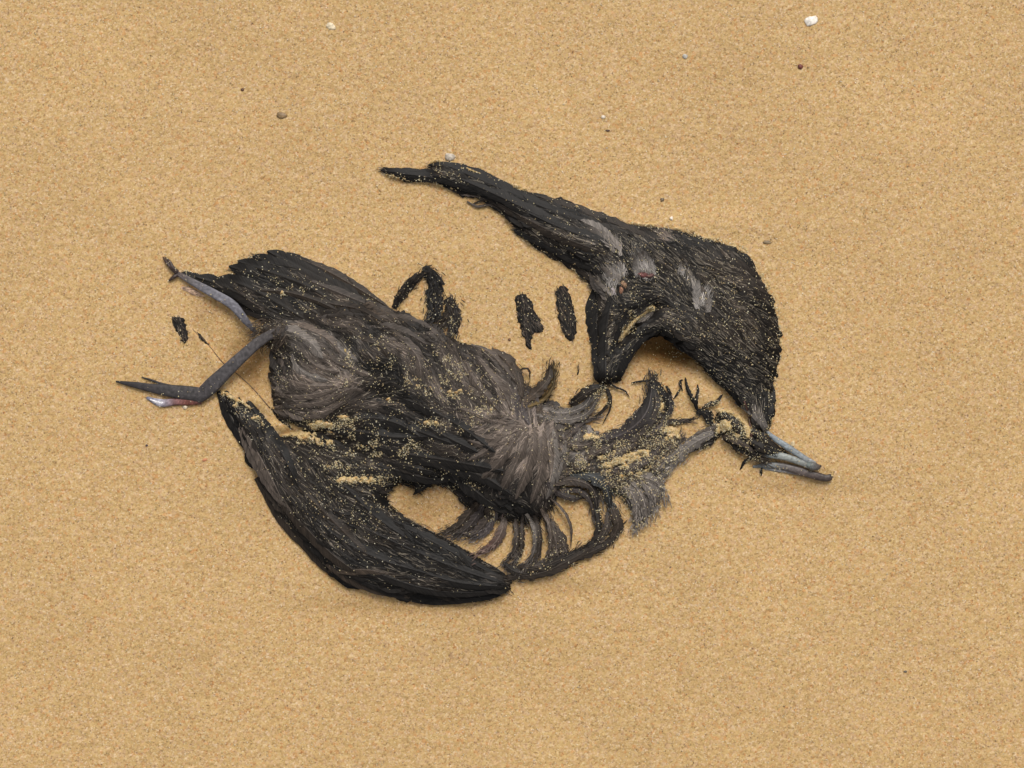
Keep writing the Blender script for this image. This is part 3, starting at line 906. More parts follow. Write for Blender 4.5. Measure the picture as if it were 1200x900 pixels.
# black scapulars between belly and lower wing
for pts, w in [([(440,470),(480,488),(520,510),(560,530)], 20), ([(420,480),(455,495),(490,505),(530,520)], 18), ([(460,462),(500,478),(540,500),(580,530)], 18), ([(380,500),(420,505),(460,512),(500,512)], 20),
               ([(430,520),(480,532),(530,540),(590,552)], 22), ([(500,540),(540,550),(570,560),(600,580)], 20), ([(440,545),(470,552),(500,560),(530,562)], 18), ([(450,540),(485,548),(510,556),(484,580)], 12),
               ([(520,555),(545,566),(570,585),(592,600)], 20), ([(405,492),(440,490),(470,498),(492,512)], 14)]:
    one('feather', bird, pts, w, off=2.5, lift=2, col=DARK * 1.2, tip=DARK * .8, n=22, ragged=.2, rachis=(.035, .03, .026))

# lower wing flight feathers
LW = [([(256,458),(264,476),(276,500),(292,530)], 16, DARK), ([(282,500),(294,525),(310,552),(332,592)], 20, TAUPE * .7), ([(285,500),(302,530),(318,560),(330,585)], 16, TAUPE * .8),
      ([(300,560),(330,605),(360,640),(388,674)], 16, BROWN * 1.0), ([(290,470),(310,500),(330,530),(350,570)], 18, DARK), ([(372,650),(400,672),(440,690),(490,700)], 13, BROWN * 1.2),
      ([(385,668),(410,668),(432,668),(450,672)], 12, BROWN * 2.0), ([(400,670),(450,690),(510,703),(584,699)], 13, DARK * 1.1), ([(400,650),(460,678),(520,693),(590,693)], 14, DARK * 1.2),
      ([(410,630),(470,660),(530,681),(594,688)], 16, DARK * 1.0), ([(420,616),(478,642),(538,667),(593,685)], 14, DARK * 1.1), ([(444,604),(494,628),(546,656),(590,680)], 12, DARK * .9),
      ([(340,560),(370,590),(400,620),(430,650)], 20, BROWN * 1.1), ([(330,590),(360,620),(390,650),(420,672)], 18, BROWN * .9), ([(380,545),(410,575),(440,605),(475,630)], 20, DARK * 1.1),
      ([(360,600),(400,632),(445,655),(500,672)], 18, DARK * 1.2)]
for pts, w, c in LW:
    one('flight_feather', wl, pts, w, off=2.0, lift=.8, col=c, tip=c * .85, n=26, ragged=.18, rachis=c * 2 + .012, tip_pow=3)
# upper wing flight feathers
UW = [([(560,226),(520,208),(480,203),(446,200)], 14, DARK), ([(590,235),(550,218),(500,207),(452,202)], 13, DARK), ([(600,222),(565,206),(535,197),(502,193)], 14, DARK * 1.1),
      ([(690,262),(640,244),(580,218),(528,196)], 15, DARK), ([(700,285),(650,262),(590,232),(540,210)], 16, DARK * 1.2), ([(720,300),(670,282),(620,258),(570,230)], 16, BROWN * .9),
      ([(710,318),(680,306),(640,285),(602,270)], 16, DARK * 1.1), ([(700,332),(680,316),(655,300),(625,288)], 12, BROWN), ([(760,280),(720,262),(680,248),(630,230)], 15, BROWN * 1.0),
      ([(740,300),(700,282),(660,268),(620,250)], 16, DARK), ([(722,288),(712,278),(700,268),(680,258)], 14, GREY * .7), ([(700,335),(694,365),(700,400),(704,440)], 18, DARK), ([(720,345),(712,375),(710,410),(710,450)], 19, DARK), ([(735,385),(730,405),(725,425),(720,449)], 18, DARK), ([(704,345),(699,375),(702,410),(703,449)], 17, DARK * 1.1),
      ([(770,385),(752,395),(735,415),(722,442)], 15, DARK), ([(735,350),(728,370),(720,392),(716,420)], 14, DARK * 1.1), ([(862,470),(880,482),(893,495),(899,508)], 9, GREY * .5)]
for pts, w, c in UW:
    one('flight_feather', wu, pts, w, off=1.8, lift=.8, col=c, tip=c * .85, n=26, ragged=.3, rachis=c * 2 + .008, tip_pow=9 if pts[-1][1] > 400 else 3, base_w=.6)

# fine barbs over everything
barbs(0, 'down', bird, .60, 18, .65, curl=.55, lift=3.0)
barbs(1, 'down', wl, .40, 20, .65, curl=.4, lift=1.8, bright=.68, pale_share=.10)
barbs(2, 'down', wu, .48, 17, .65, curl=.22, lift=1.6, bright=.68, pale_share=.24)
barbs(3, 'down', bird, .6, 13, .65, curl=.4, lift=1.6)
barbs(4, 'down', bird, .45, 13, .65, curl=.8, lift=2.4)
barbs(5, 'down', bird, .4, 9, .65, curl=.5, lift=1.5)
barbs(6, 'down', tail, .35, 22, .6, curl=.12, lift=1.2, pale_share=.08)

# curled loose feathers ------------------------------------------------------------
CF = [  # pts (u,v,h above ground), width, colour, tip, roll
    # buried loops behind the belly
    ([(461,361,0),(472,344,1),(486,328,1.5),(500,318,1)], 15, DARK * 1.4, BROWN, .1), ([(494,317,1),(507,323,2),(509,345,2),(503,378,2)], 22, DARK * 1.4, DARK, .0), ([(503,376,2),(511,370,2),(513,350,2),(507,325,1)], 14, DARK * 1.8, DARK, .2),
    ([(523,350,0),(531,364,1.5),(532,378,2),(526,396,2)], 22, DARK * 1.5, BROWN, .1), ([(512,392,3),(518,378,3),(526,366,2),(530,354,1)], 12, BROWN, BROWN, .1),
    # brown folded feather and little hook by the breast
    ([(612,472,3),(628,460,9),(642,444,9),(645,428,3)], 15, BROWN * 2.2, BROWN, .35), ([(618,476,2),(636,468,6),(648,452,8),(650,432,3)], 10, np.array((.11, .075, .03)), BROWN, .9),
    ([(608,438,6),(613,432,8),(620,434,7),(621,447,4)], 3.5, BROWN * .8, BROWN, .5), ([(600,424,5),(606,436,6),(610,450,6),(612,466,5)], 13, BROWN * 1.8, BROWN * 1.5, .2),
    # grey arcs between breast and the dark flap
    ([(632,488,3),(662,492,7),(688,484,6),(704,460,3)], 12, GREY * .65, BROWN, .3), ([(636,480,2),(660,484,5),(684,476,6),(696,458,3)], 12, GREY * .8, DARK, .2), ([(668,474,1),(682,464,5),(696,456,6),(712,452,4)], 14, BROWN * 1.2, DARK, .1),
    ([(690,492,1),(706,482,4),(714,468,5),(706,449,2)], 5, BROWN, DARK, .5), ([(706,448,2),(715,462,5),(715,478,5),(706,498,2)], 3.5, DARK, BROWN, .4), ([(710,446,1),(722,454,3),(732,458,2),(738,466,1)], 3, DARK, DARK, .3),
    # big black curl
    ([(700,518,2),(734,506,6),(758,482,8),(765,446,4)], 24, VIO * .9, DARK, .15), ([(712,524,2),(746,508,5),(768,478,7),(764,442,3)], 15, TAUPE * .7, DARK, .3), ([(762,444,2),(774,456,6),(782,472,6),(783,486,3)], 9, DARK, DARK, .3),
    ([(783,486,2),(776,500,4),(762,508,3),(748,514,1)], 9, TAUPE * .7, VIO, .2), ([(740,449,1),(750,447,2),(760,446,3),(768,444,2)], 3, DARK, DARK, .1), ([(772,498,2),(784,495,3),(796,494,2),(811,492,0)], 8, TAUPE * .6, DARK, .2),
    ([(770,500,2),(782,506,3),(788,514,2),(796,524,0)], 8, TAUPE * .8, TAUPE * .5, .2), ([(660,520,3),(672,505,5),(684,494,4),(700,490,2)], 8, TAUPE * .7, VIO, .2),
    ([(655,505,3),(664,498,5),(676,492,5),(690,488,2)], 7, TAUPE * .8, BROWN, .2),
    ([(655,512,2),(668,520,5),(684,522,5),(700,514,2)], 12, TAUPE, BROWN, .2), ([(700,540,2),(722,532,5),(742,520,5),(757,503,2)], 13, TAUPE * .8, BROWN, .2), ([(716,554,2),(738,548,5),(760,537,5),(777,520,2)], 13, TAUPE * .7, VIO, .2),
    ([(688,556,2),(706,563,4),(724,567,4),(742,560,1)], 11, TAUPE, BROWN, .1), ([(680,545,2),(694,532,5),(712,524,5),(728,512,2)], 12, TAUPE * .9, BROWN, .2), ([(668,540,2),(680,552,4),(694,566,4),(704,584,1)], 10, TAUPE * .9, BROWN, .2),
    ([(756,552,2),(774,542,4),(788,528,4),(798,512,1)], 11, TAUPE * .8, TAUPE * .5, .2), ([(782,460,1),(786,470,4),(786,480,4),(778,492,2)], 8, DARK * 1.5, VIO, .2),
    # spikes at the throat
    ([(818,482,2),(814,472,5),(806,456,4),(803,442,0)], 6.5, DARK, DARK, .4), ([(817,478,2),(816,468,4),(818,458,2),(817,450,0)], 5, DARK, DARK, .3), ([(822,480,3),(830,474,4),(838,472,3),(847,462,0)], 7, BROWN, DARK, .2), ([(816,482,2),(826,484,4),(832,492,3),(834,502,1)], 12, DARK * 1.3, DARK, .1),
    ([(800,445,0),(797,447,2),(798,453,2),(800,458,0)], 4, DARK, DARK, .2), ([(781,452,0),(784,458,2),(786,462,1),(784,466,0)], 4, DARK, DARK, .1), ([(797,456,0),(794,461,1),(792,464,1),(789,468,0)], 3, DARK, DARK, .1),
    # under the breast: the curved ribs of feathers
    ([(560,590,8),(548,604,7),(536,618,4),(518,625,1)], 15, BROWN * 1.5, BROWN, .2), ([(566,592,7),(558,606,7),(546,620,4),(530,630,1)], 15, VIO * .9, BROWN * 1.2, .2), ([(574,594,6),(570,610,6),(560,622,4),(545,629,2)], 14, BROWN * 1.8, VIO, .2),
    ([(582,600,3),(574,614,4),(566,624,3),(552,632,1)], 14, VIO * 1.5, VIO * 1.2, .0),
    ([(590,606,4),(588,622,6),(578,638,4),(558,650,1)], 14, TAUPE * 1.2, np.array((.06, .025, .02)), .25), ([(604,608,4),(606,626,7),(603,646,5),(588,662,1)], 10, TAUPE * .8, DARK, .5),
    ([(612,606,4),(612,628,7),(610,648,5),(598,664,1)], 8, TAUPE * .5, BROWN, .5), ([(617,602,5),(627,622,9),(625,648,7),(610,672,2)], 9, GREY * .6, TAUPE * .4, .6), ([(626,604,4),(632,622,7),(631,648,5),(620,668,2)], 8, TAUPE * .4, BROWN, .4),
    ([(634,596,5),(644,616,9),(645,642,7),(634,664,2)], 8, TAUPE, BROWN, .6), ([(642,608,3),(650,628,5),(652,644,4),(646,662,1)], 16, TAUPE * .7, BROWN * 1.4, .1), ([(648,615,3),(658,632,4),(662,646,3),(658,658,1)], 13, TAUPE * .6, BROWN, .1),
    ([(645,584,4),(660,598,8),(669,618,7),(669,642,2)], 5, TAUPE * 1.0, BROWN, .6),
    ([(650,566,4),(672,562,7),(694,572,8),(700,598,5)], 16, TAUPE * .65, DARK, .25), ([(656,574,3),(676,574,6),(690,584,6),(698,610,4)], 9, VIO, BROWN, .2), ([(698,592,4),(702,612,6),(698,630,5),(682,646,2)], 10, DARK * 1.5, BROWN, .4),
    ([(668,556,4),(694,558,8),(710,572,9),(716,596,4)], 18, np.array((.05, .052, .052)), DARK, .25), ([(716,592,3),(722,606,6),(724,618,5),(714,634,2)], 15, BROWN * 1.6, BROWN, .2), ([(712,600,3),(712,616,4),(706,628,4),(696,640,2)], 11, TAUPE * .6, BROWN, .2),
    ([(594,676,3),(632,672,5),(668,656,6),(700,638,4)], 15, BROWN * .8, BROWN, .2), ([(606,668,3),(634,664,5),(660,654,5),(690,640,3)], 13, BROWN * 1.1, DARK, .3), ([(660,660,2),(690,648,5),(712,636,5),(727,616,2)], 12, BROWN, BROWN * .8, .2),
    ([(600,664,2),(622,664,4),(640,660,4),(655,652,2)], 12, TAUPE * .5, BROWN, .1), ([(590,660,3),(600,668,4),(614,672,4),(630,670,3)], 12, DARK * 1.5, BROWN, .1),
    ([(640,566,3),(656,578,5),(672,584,5),(690,580,2)], 10, VIO, BROWN, .1), ([(655,560,3),(668,552,6),(682,548,6),(700,552,3)], 8, TAUPE * .8, BROWN, .3),
    # neck fan
    ([(726,566,2),(740,578,4),(746,596,4),(744,620,1)], 13, GREY * .8, TAUPE * .7, .1), ([(736,562,2),(750,578,4),(756,594,4),(756,610,1)], 15, GREY * .8, TAUPE * .7, .1), ([(748,560,2),(762,574,4),(768,586,4),(768,600,1)], 15, GREY * .75, TAUPE * .7, .1),
    ([(740,558,2),(758,560,4),(772,568,4),(778,584,1)], 14, GREY * .75, TAUPE * .7, .1), ([(836,508,4),(812,520,5),(792,538,5),(776,560,2)], 17, GREY * .6, GREY * .75, .1), ([(840,500,4),(818,512,5),(798,528,5),(772,548,3)], 12, TAUPE * .7, GREY * .55, .2),
    # scraps along the jaw
    ([(884,536,3),(878,538,3),(872,542,2),(867,551,0)], 5, DARK, DARK, .3), ([(893,548,1),(892,551,1.5),(892,554,1),(892,558,0)], 4, DARK, DARK, .1), ([(852,514,3),(866,526,5),(880,532,5),(896,536,4)], 8, BROWN, DARK, .2),
    ([(844,484,4),(856,492,7),(866,502,7),(874,514,5)], 12, DARK * 1.4, BROWN, .1), ([(846,512,4),(858,514,7),(870,520,8),(884,530,5)], 9, BROWN * 1.4, TAUPE * .5, .2), ([(880,504,6),(892,512,8),(904,522,8),(916,530,5)], 13, DARK * 1.4, BROWN, .1),
    ([(878,516,5),(888,522,8),(898,528,8),(910,533,5)], 12, DARK, BROWN, .1),
    # isolated scraps of the buried wing
    ([(404,320,0),(408,326,2),(412,331,2),(417,337,1)], 2.5, BROWN, BROWN, .2), ([(418,336,1),(427,343,2),(434,348,2),(442,355,2)], 2.5, BROWN, BROWN, .2), ([(437,344,0),(440,348,2),(442,352,2),(444,357,1)], 2.2, TAUPE * .4, BROWN, .2),
    ([(547,236,1),(560,242,2),(575,240,2),(590,248,2)], 4, TAUPE * .7, BROWN, .2), ([(530,224,1),(545,228,2),(560,230,2),(575,236,2)], 4, TAUPE * .8, BROWN, .2), ([(552,240,0),(562,236,2),(570,234,2),(578,238,2)], 3, BROWN, BROWN, .2),
]
for pts, w, c, tip, roll in CF:
    p = [(q[0], q[1], q[2] * 1.1) for q in pts]
    one('feather', bird, p, w, off=1.0, col=c, tip=tip, roll=roll, n=24, ragged=.55, rachis=np.array(c) * 2.0 + .012, camber=.2, base_w=.5, tip_pow=1.6)

# tufts of barbs along the loose feathers so they read as soft, wet and clumped
def tuft_line(acc, pts, spread, n, length, col, width=.9, fan=.42, h0=2):
    p = spline([q[:2] for q in pts], 20)
    tg = tangents(p)
    i = rng.randint(0, 20, n)
    s = rng.choice([-1, 1], n)
    a = np.arctan2(tg[i, 1], tg[i, 0]) + s * rng.uniform(.05, fan, n)
    u = p[i, 0] + rng.randn(n) * spread; v = p[i, 1] + rng.randn(n) * spread
    c = np.array(col)[None] * np.exp(rng.randn(n) * .4)[:, None]
    hairs(acc, u, v, np.cos(a), np.sin(a), length * rng.uniform(.5, 1.3, n), width * rng.uniform(.5, 1.3, n), c, off=h0, lift=4, curl=.6)


acc = Acc()
for pts, w, c, tip, roll in CF:
    L = np.linalg.norm(np.diff(np.array([q[:2] for q in pts], float), axis=0), axis=1).sum()
    if w > 7.5:
        tuft_line(acc, pts, w * .22, int(L * w * .16), 8, np.array(c) * .6 + np.array(tip) * .5, h0=3.5)
ob = acc.build('down', M_BARB, bird, origin=OR); ob['kind'] = 'stuff'

# ragged scraps of wing showing through the sand
SCRAPS = [([(602,347),(614,344),(622,350),(626,364),(634,376),(638,388),(630,391),(624,392),(622,402),(624,412),(618,408),(612,394),(606,372)]),
          ([(652,338),(660,333),(668,342),(672,360),(676,378),(675,396),(669,402),(660,392),(654,372),(651,354)]),
          ([(677,422),(679,428),(678,442),(676,441)]),
          ([(201,372),(208,370),(216,372),(219,384),(222,394),(218,404),(212,398),(204,386)]),
          ([(229,388),(235,391),(240,398),(247,404),(241,403),(233,396)]),
          ([(316,476),(322,480),(346,504),(338,502),(324,490)])]
for poly in SCRAPS:
    pl = smooth_poly(poly, 1)
    xs = [p[0] for p in pl]; ys = [p[1] for p in pl]
    g = np.arange(min(xs) - 2, max(xs) + 2, 1.0); g2 = np.arange(min(ys) - 2, max(ys) + 2, 1.0)
    u, v = np.meshgrid(g, g2)
    jx = u + 1.6 * vnoise(u, v, 3, 51); jy = v + 1.6 * vnoise(u, v, 3, 52)
    ins = inside(jx, jy, pl); d = seg_dist(jx, jy, pl)
    base = samp(SH, u, v)
    h = np.where(ins, base + .2 + 1.9 * (1 - np.exp(-d / 2.0)) + .5 * vnoise(u, v, 2.5, 53), base - 3)
    idx = np.arange(u.size).reshape(u.shape)
    m = ins[:-1, :-1] | ins[1:, :-1] | ins[:-1, 1:] | ins[1:, 1:]
    F = np.stack([idx[:-1, :-1], idx[1:, :-1], idx[1:, 1:], idx[:-1, 1:]], -1)[m]
    used = np.unique(F); rm = -np.ones(u.size, int); rm[used] = np.arange(len(used)); F = rm[F]
    P = np.stack([u.ravel(), v.ravel(), h.ravel()], 1)[used]
    nn = len(P)
    P2 = P.copy(); P2[:, 2] = P2[:, 2].min() - 2
    note(P)
    c = DARK * (1 + .5 * rng.rand(nn))[:, None]
    # side walls are hidden in the sand; close the underside
    E = {}
    for q in F:
        for a, b_ in zip(q, np.roll(q, -1)):
            E[(a, b_)] = 1
    wl_ = [(b_, a, a + nn, b_ + nn) for (a, b_) in E if (b_, a) not in E]
    Fa = np.concatenate([F, F[:, ::-1] + nn, np.array(wl_)])
    ob = make_mesh('buried_feather', np.vstack([P, P2]), Fa, np.vstack([c, c]), None, M_SKIN, bird, OR)
    a2 = Acc()
    k = max(3, int(len(P) * .10))
    ii = rng.randint(0, nn, k)
    ok_ = P[ii, 2] > samp(SH, P[ii, 0], P[ii, 1]) + 1
    ii = ii[ok_]
    if len(ii):
        ang = rng.randn(len(ii)) * .25 + 1.15
        cc = np.tile(BROWN * 1.6, (len(ii), 1)) * np.exp(rng.randn(len(ii)) * .4)[:, None]
        hairs(a2, P[ii, 0] - 2, P[ii, 1] - 4, np.cos(ang), np.sin(ang), rng.uniform(5, 10, len(ii)), rng.uniform(.5, 1, len(ii)), cc, off=2.6, lift=.6, curl=.2)
        a2.build('barbs', M_BARB, ob, origin=OR)['kind'] = 'stuff'

# thin quill at the little scarp
acc = Acc(); tube(acc, [(q[0], q[1], .5) for q in RIDGE], [.3, .5, .6, .6, .7, .9], 1, col=(.075, .042, .024), hug=True, n=40, m=6); acc.build('quill', M_HORN, bird, origin=OR)
acc = Acc(); tube(acc, [(872,470,3),(877,484,4),(879,500,5),(882,522,4)], [1, 1.3, 1.3, .8], 1, col=(.06, .025, .018), hug=True, n=24, m=6); acc.build('neck_bone', M_HORN, bird, origin=OR)

# bare skin and bone at the elbow of the upper wing
def blob(acc, u0, v0, ru, rv, hh, ang, col, n=9, m=16, seed=0):
    r = np.linspace(0, 1, n); a = np.linspace(0, 2 * np.pi, m, endpoint=False)
    Rr, Aa = np.meshgrid(r, a, indexing='ij')
    wob = 1 + .22 * vnoise(np.cos(Aa) * 3 + seed, np.sin(Aa) * 3, 1.3, seed)
    x = Rr * np.cos(Aa) * ru * wob; y = Rr * np.sin(Aa) * rv * wob
    u = u0 + x * math.cos(ang) - y * math.sin(ang); v = v0 + x * math.sin(ang) + y * math.cos(ang)
    h = samp(TOPS, u, v) - .6 + (hh + .6) * np.sqrt(np.clip(1 - Rr ** 2.5, 0, 1)) * (1 + .15 * vnoise(u, v, 3, seed))
    P = np.stack([u, v, h], -1).reshape(-1, 3)
    idx = np.arange(n * m).reshape(n, m)
    F = np.stack([idx[:-1], idx[1:], np.roll(idx[1:], -1, 1), np.roll(idx[:-1], -1, 1)], -1).reshape(-1, 4)
    c = np.array(col)[None] * (1 + .45 * rng.randn(n * m)).clip(.25, 1.9)[:, None]
    note(P)
    acc.add(P, F, c)


acc = Acc(); blob(acc, 731, 333, 6, 3.4, 4.2, 1.2, (.22, .13, .075), seed=1); blob(acc, 728, 340, 5, 3, 4.0, 1.6, (.20, .10, .06), seed=11); acc.build('exposed_skin', M_LEG, wu, origin=OR)
acc = Acc(); blob(acc, 754, 322, 7, 3.6, 4.6, .2, (.11, .040, .036), seed=2); blob(acc, 762, 323, 6, 3, 4.4, -.3, (.085, .042, .038), seed=12); acc.build('exposed_skin', M_LEG, wu, origin=OR)
acc = Acc(); blob(acc, 719, 341, 7, 3, 3, 1.1, (.30, .26, .25), seed=3); acc.build('exposed_skin', M_LEG, wu, origin=OR)
acc = Acc(); blob(acc, 226, 342, 16, 3.6, 1.6, .36, (.36, .24, .165), seed=4); acc.build('torn_web', M_LEG, bird, origin=OR)


# pale silky feather bases at the elbow
for pts, w, c, tp in [([(757,327),(756,316),(753,306),(748,296)], 15, PALE * .62, TAUPE * .5), ([(766,322),(765,312),(760,302),(752,294)], 12, PALE * .5, BROWN), ([(746,325),(746,316),(744,306),(741,298)], 9, PALE * .45, BROWN),
                      ([(727,300),(722,288),(708,277),(690,266)], 13, GREY * 1.1, TAUPE * .5), ([(720,296),(712,284),(698,274),(684,268)], 10, GREY * .7, BROWN), ([(726,334),(722,324),(714,318),(704,314)], 11, GREY * 1.0, BROWN),
                      ([(718,346),(712,338),(704,332),(696,328)], 11, GREY * .9, BROWN * 1.5), ([(731,324),(730,316),(727,311),(722,306)], 7, PALE * .6, TAUPE * .6), ([(817,362),(816,350),(817,338),(819,328)], 11, PALE * .55, GREY * .4),
                      ([(830,366),(828,354),(823,344),(820,334)], 15, GREY * .55, BROWN * 1.5), ([(800,322),(799,316),(798,312),(797,306)], 5, PALE * .6, BROWN), ([(770,366),(760,370),(750,374),(742,384)], 10, GREY * .8, BROWN),
                      ([(758,358),(750,364),(743,372),(738,382)], 9, GREY * .6, BROWN), ([(786,278),(780,275),(774,272),(768,270)], 9, TAUPE * 1.6, BROWN)]:
    one('feather', wu, pts, w, off=2.4, lift=.6, col=c, tip=tp, n=18, ragged=.45, rachis=np.array(c) * 1.05, camber=.1, base_w=.4, tip_pow=1.6, shaft=False)

# pale down tufts at the elbow
acc = Acc()
for (u0, v0, n, a0, L, c) in [(757,318,160,-1.7,15,PALE * .7), (722,290,110,-2.2,18,GREY), (728,322,70,-2.0,12,PALE * .6), (716,336,60,-1.3,12,PALE * .7), (822,356,130,-1.3,18,PALE * .55), (783,278,80,-2.6,14,TAUPE * 1.5), (762,366,70,2.6,16,GREY * .7), (801,322,26,-1.7,12,PALE * .6),
                              (888,496,60,-1.9,14,GREY * .7), (757,324,50,-1.5,8,BROWN * 1.5), (758,326,30,-1.3,9,PALE * .4), (730,338,40,-1.2,8,TAUPE * .8)]:
    n = int(n * .7)
    a = a0 + rng.randn(n) * .25
    u = u0 + rng.randn(n) * 3.4; v = v0 + rng.randn(n) * 3
    cc = np.array(c)[None] * np.exp(rng.randn(n) * .3)[:, None]
    hairs(acc, u, v, np.cos(a), np.sin(a), L * rng.uniform(.5, 1.2, n), rng.uniform(.4, .8, n), cc, off=2.0, lift=2, curl=.3)
acc.build('pale_down', M_BARB, wu, origin=OR)['kind'] = 'stuff'

# bill ---------------------------------------------------------------------------
bill = bpy.data.objects.new('bill', None); C.objects.link(bill); bill.parent = bird
acc = Acc(); tube(acc, [(897,504,9),(908,514,11),(926,526,11),(943,537,10.5),(955,544,10)], [1.5, 3.6, 3.8, 3.4, 3.0], .7, cols=[(.12, .14, .16), (.16, .18, .192), (.15, .165, .17), (.2, .2, .2)], n=40, m=14, seam=.15); acc.build('upper_mandible', M_HORN, bill, origin=OR)
acc = Acc(); tube(acc, [(878,530,6),(897,532,9),(918,535,11),(936,541,11),(950,547,10)], [1.6, 4.2, 4.5, 4.1, 3.0], .65, cols=[(.13, .17, .17), (.15, .165, .165), (.19, .20, .188), (.17, .178, .165), (.15, .15, .14)], n=40, m=14, seam=.12); acc.build('upper_mandible', M_HORN, bill, origin=OR)
acc = Acc(); tube(acc, [(946,544,11),(952,546,11.5),(958,547,10),(962,546,7)], [3.0, 5.6, 4.2, 1.6], .8, cols=[(.13, .15, .14), (.10, .10, .095), (.08, .07, .065), (.04, .03, .028)], n=22, m=14); acc.build('nail', M_HORN, bill, origin=OR)
acc = Acc(); tube(acc, [(882,547,2.5),(903,545,4.5),(925,548,6),(948,555,6),(966,560,5),(974,559,4.5)], [1.4, 3.5, 4.3, 4.9, 4.8, 3.6], .65, cols=[(.12, .125, .125), (.14, .15, .15), (.10, .085, .078), (.085, .066, .06), (.05, .035, .03), (.035, .024, .02)], n=52, m=14, seam=.25); acc.build('lower_mandible', M_HORN, bill, origin=OR)
acc = Acc()
for (x0, y0, x1, y1, c, n) in [(884,524,912,532,DARK * 1.3,170), (876,532,900,541,BROWN * 1.2,90), (900,527,930,536,DARK * 1.6,50)]:
    t_ = rng.rand(n)
    a = math.atan2(y1 - y0, x1 - x0) + rng.randn(n) * .22
    hairs(acc, x0 + (x1 - x0) * t_ * .8 + rng.randn(n), y0 + (y1 - y0) * t_ * .8 + rng.randn(n) * 2.5, np.cos(a), np.sin(a), rng.uniform(5, 13, n), rng.uniform(.4, 1.0, n), c[None] * np.exp(rng.randn(n) * .4)[:, None], off=7.5, lift=4, curl=.25)
acc.build('face_down', M_BARB, bird, origin=OR)['kind'] = 'stuff'
acc = Acc(); tube(acc, [(890,548,1.5),(905,550,2.5),(925,553,3.5),(940,557,3.5)], [1.6, 2.2, 2.2, 1.2], .8, cols=[(.19, .20, .20), (.17, .16, .155), (.12, .10, .095)], n=30, m=10); acc.build('jaw_edge', M_HORN, bill, origin=OR)

# legs ---------------------------------------------------------------------------
LEGC = (.062, .056, .062)
leg = Acc(); tube(leg, [(338,384,20),(322,390,22),(303,401,19),(277,424,14),(254,446,10),(238,461,6),(230,465,5)], [3.0, 5.8, 6.6, 7.2, 8.0, 9.2, 8.4], .5, cols=[(.045, .038, .036), (.058, .051, .050), (.066, .060, .061), (.052, .047, .048), (.042, .037, .038)], n=60, m=16, seam=.3)
leg = leg.build('leg', M_LEG, bird, origin=OR)
acc = Acc()
n = 260
u = rng.uniform(300, 336, n); v = rng.uniform(374, 404, n)
a = rng.randn(n) * .5 + 2.5
hairs(acc, u, v, np.cos(a), np.sin(a), rng.uniform(8, 16, n), rng.uniform(.4, .9, n), (BROWN * 1.6)[None] * np.exp(rng.randn(n) * .5)[:, None], off=9, lift=4, curl=.5)
acc.build('thigh_down', M_BARB, bird, origin=OR)['kind'] = 'stuff'; leg['label'] = 'dark grey lower leg standing out over the sand'
acc = Acc(); tube(acc, [(238,463,6),(215,460,5.5),(185,456,5),(158,451,4.5),(136,447,2.5)], [8.4, 7.8, 6.2, 3.8, 1.0], .36, cols=[(.043, .038, .038), (.038, .034, .034), (.03, .026, .027), (.02, .018, .018)], n=50, m=14, seam=.3); acc.build('toe', M_LEG, leg, origin=OR)
acc = Acc(); tube(acc, [(206,454,4),(190,450,3.5),(176,445,3),(166,442,2)], [2, 1.7, 1.4, .6], .8, col=(.03, .027, .028), n=24, m=8); acc.build('toe', M_LEG, leg, origin=OR)
acc = Acc(); tube(acc, [(236,469,3.5),(218,470,3.5),(204,471,3.5),(188,472,3),(172,466,2)], [5, 5, 4.2, 4.6, 1.5], .55, cols=[(.09, .045, .04), (.17, .06, .045), (.15, .08, .08), (.30, .29, .34), (.12, .12, .16)], n=40, m=12); acc.build('web', M_LEG, leg, origin=OR)
acc = Acc(); tube(acc, [(176,468,3.5),(183,471,4),(190,472,4),(197,470,3.5)], [.8, 1.8, 2.4, 1], .8, col=(.6, .58, .6), n=16, m=8); acc.build('torn_skin', M_LEG, leg, origin=OR)

leg2 = Acc(); tube(leg2, [(300,390,6),(288,376,10),(272,357,11),(252,345,9),(232,334,7),(214,324,5),(206,319,4)], [2.0, 4.5, 5.8, 5.6, 5.0, 4.0, 2.6], .4, cols=[(.04, .035, .04), (.08, .075, .085), (.118, .113, .128), (.135, .13, .146), (.118, .112, .125), (.09, .08, .08), (.07, .05, .045)], n=60, m=16, seam=.35)
leg2 = leg2.build('leg', M_LEG, bird, origin=OR); leg2['label'] = 'pale mauve upper foot along the tail edge'
for pts in [[(207,320,4),(199,312,5),(194,306,4),(191,301,1)], [(208,319,4),(202,313,6),(199,307,5),(193,301,2)], [(208,321,3),(203,325,4),(199,328,3),(197,329,1)]]:
    acc = Acc(); tube(acc, pts, [2.6, 2.4, 1.8, .5], .8, col=(.035, .02, .016), n=20, m=8); acc.build('claw', M_HORN, leg2, origin=OR)

# ------------------------------------------------------------------ sand grains lying on the bird
OCT = np.array([(1, 0, 0), (-1, 0, 0), (0, 1, 0), (0, -1, 0), (0, 0, 1), (0, 0, -1)], float)
OF = np.array([(0, 2, 4), (2, 1, 4), (1, 3, 4), (3, 0, 4), (2, 0, 5), (1, 2, 5), (3, 1, 5), (0, 3, 5)])
PAL = np.array([(.50, .36, .18), (.56, .42, .22), (.44, .30, .14), (.60, .50, .33), (.68, .60, .46), (.46, .28, .12), (.22, .14, .07), (.30, .17, .08), (.55, .45, .22)])


PAL_DRY = np.array([(.50, .41, .23), (.60, .51, .31), (.43, .33, .17), (.66, .60, .44), (.55, .47, .26), (.46, .33, .17)])


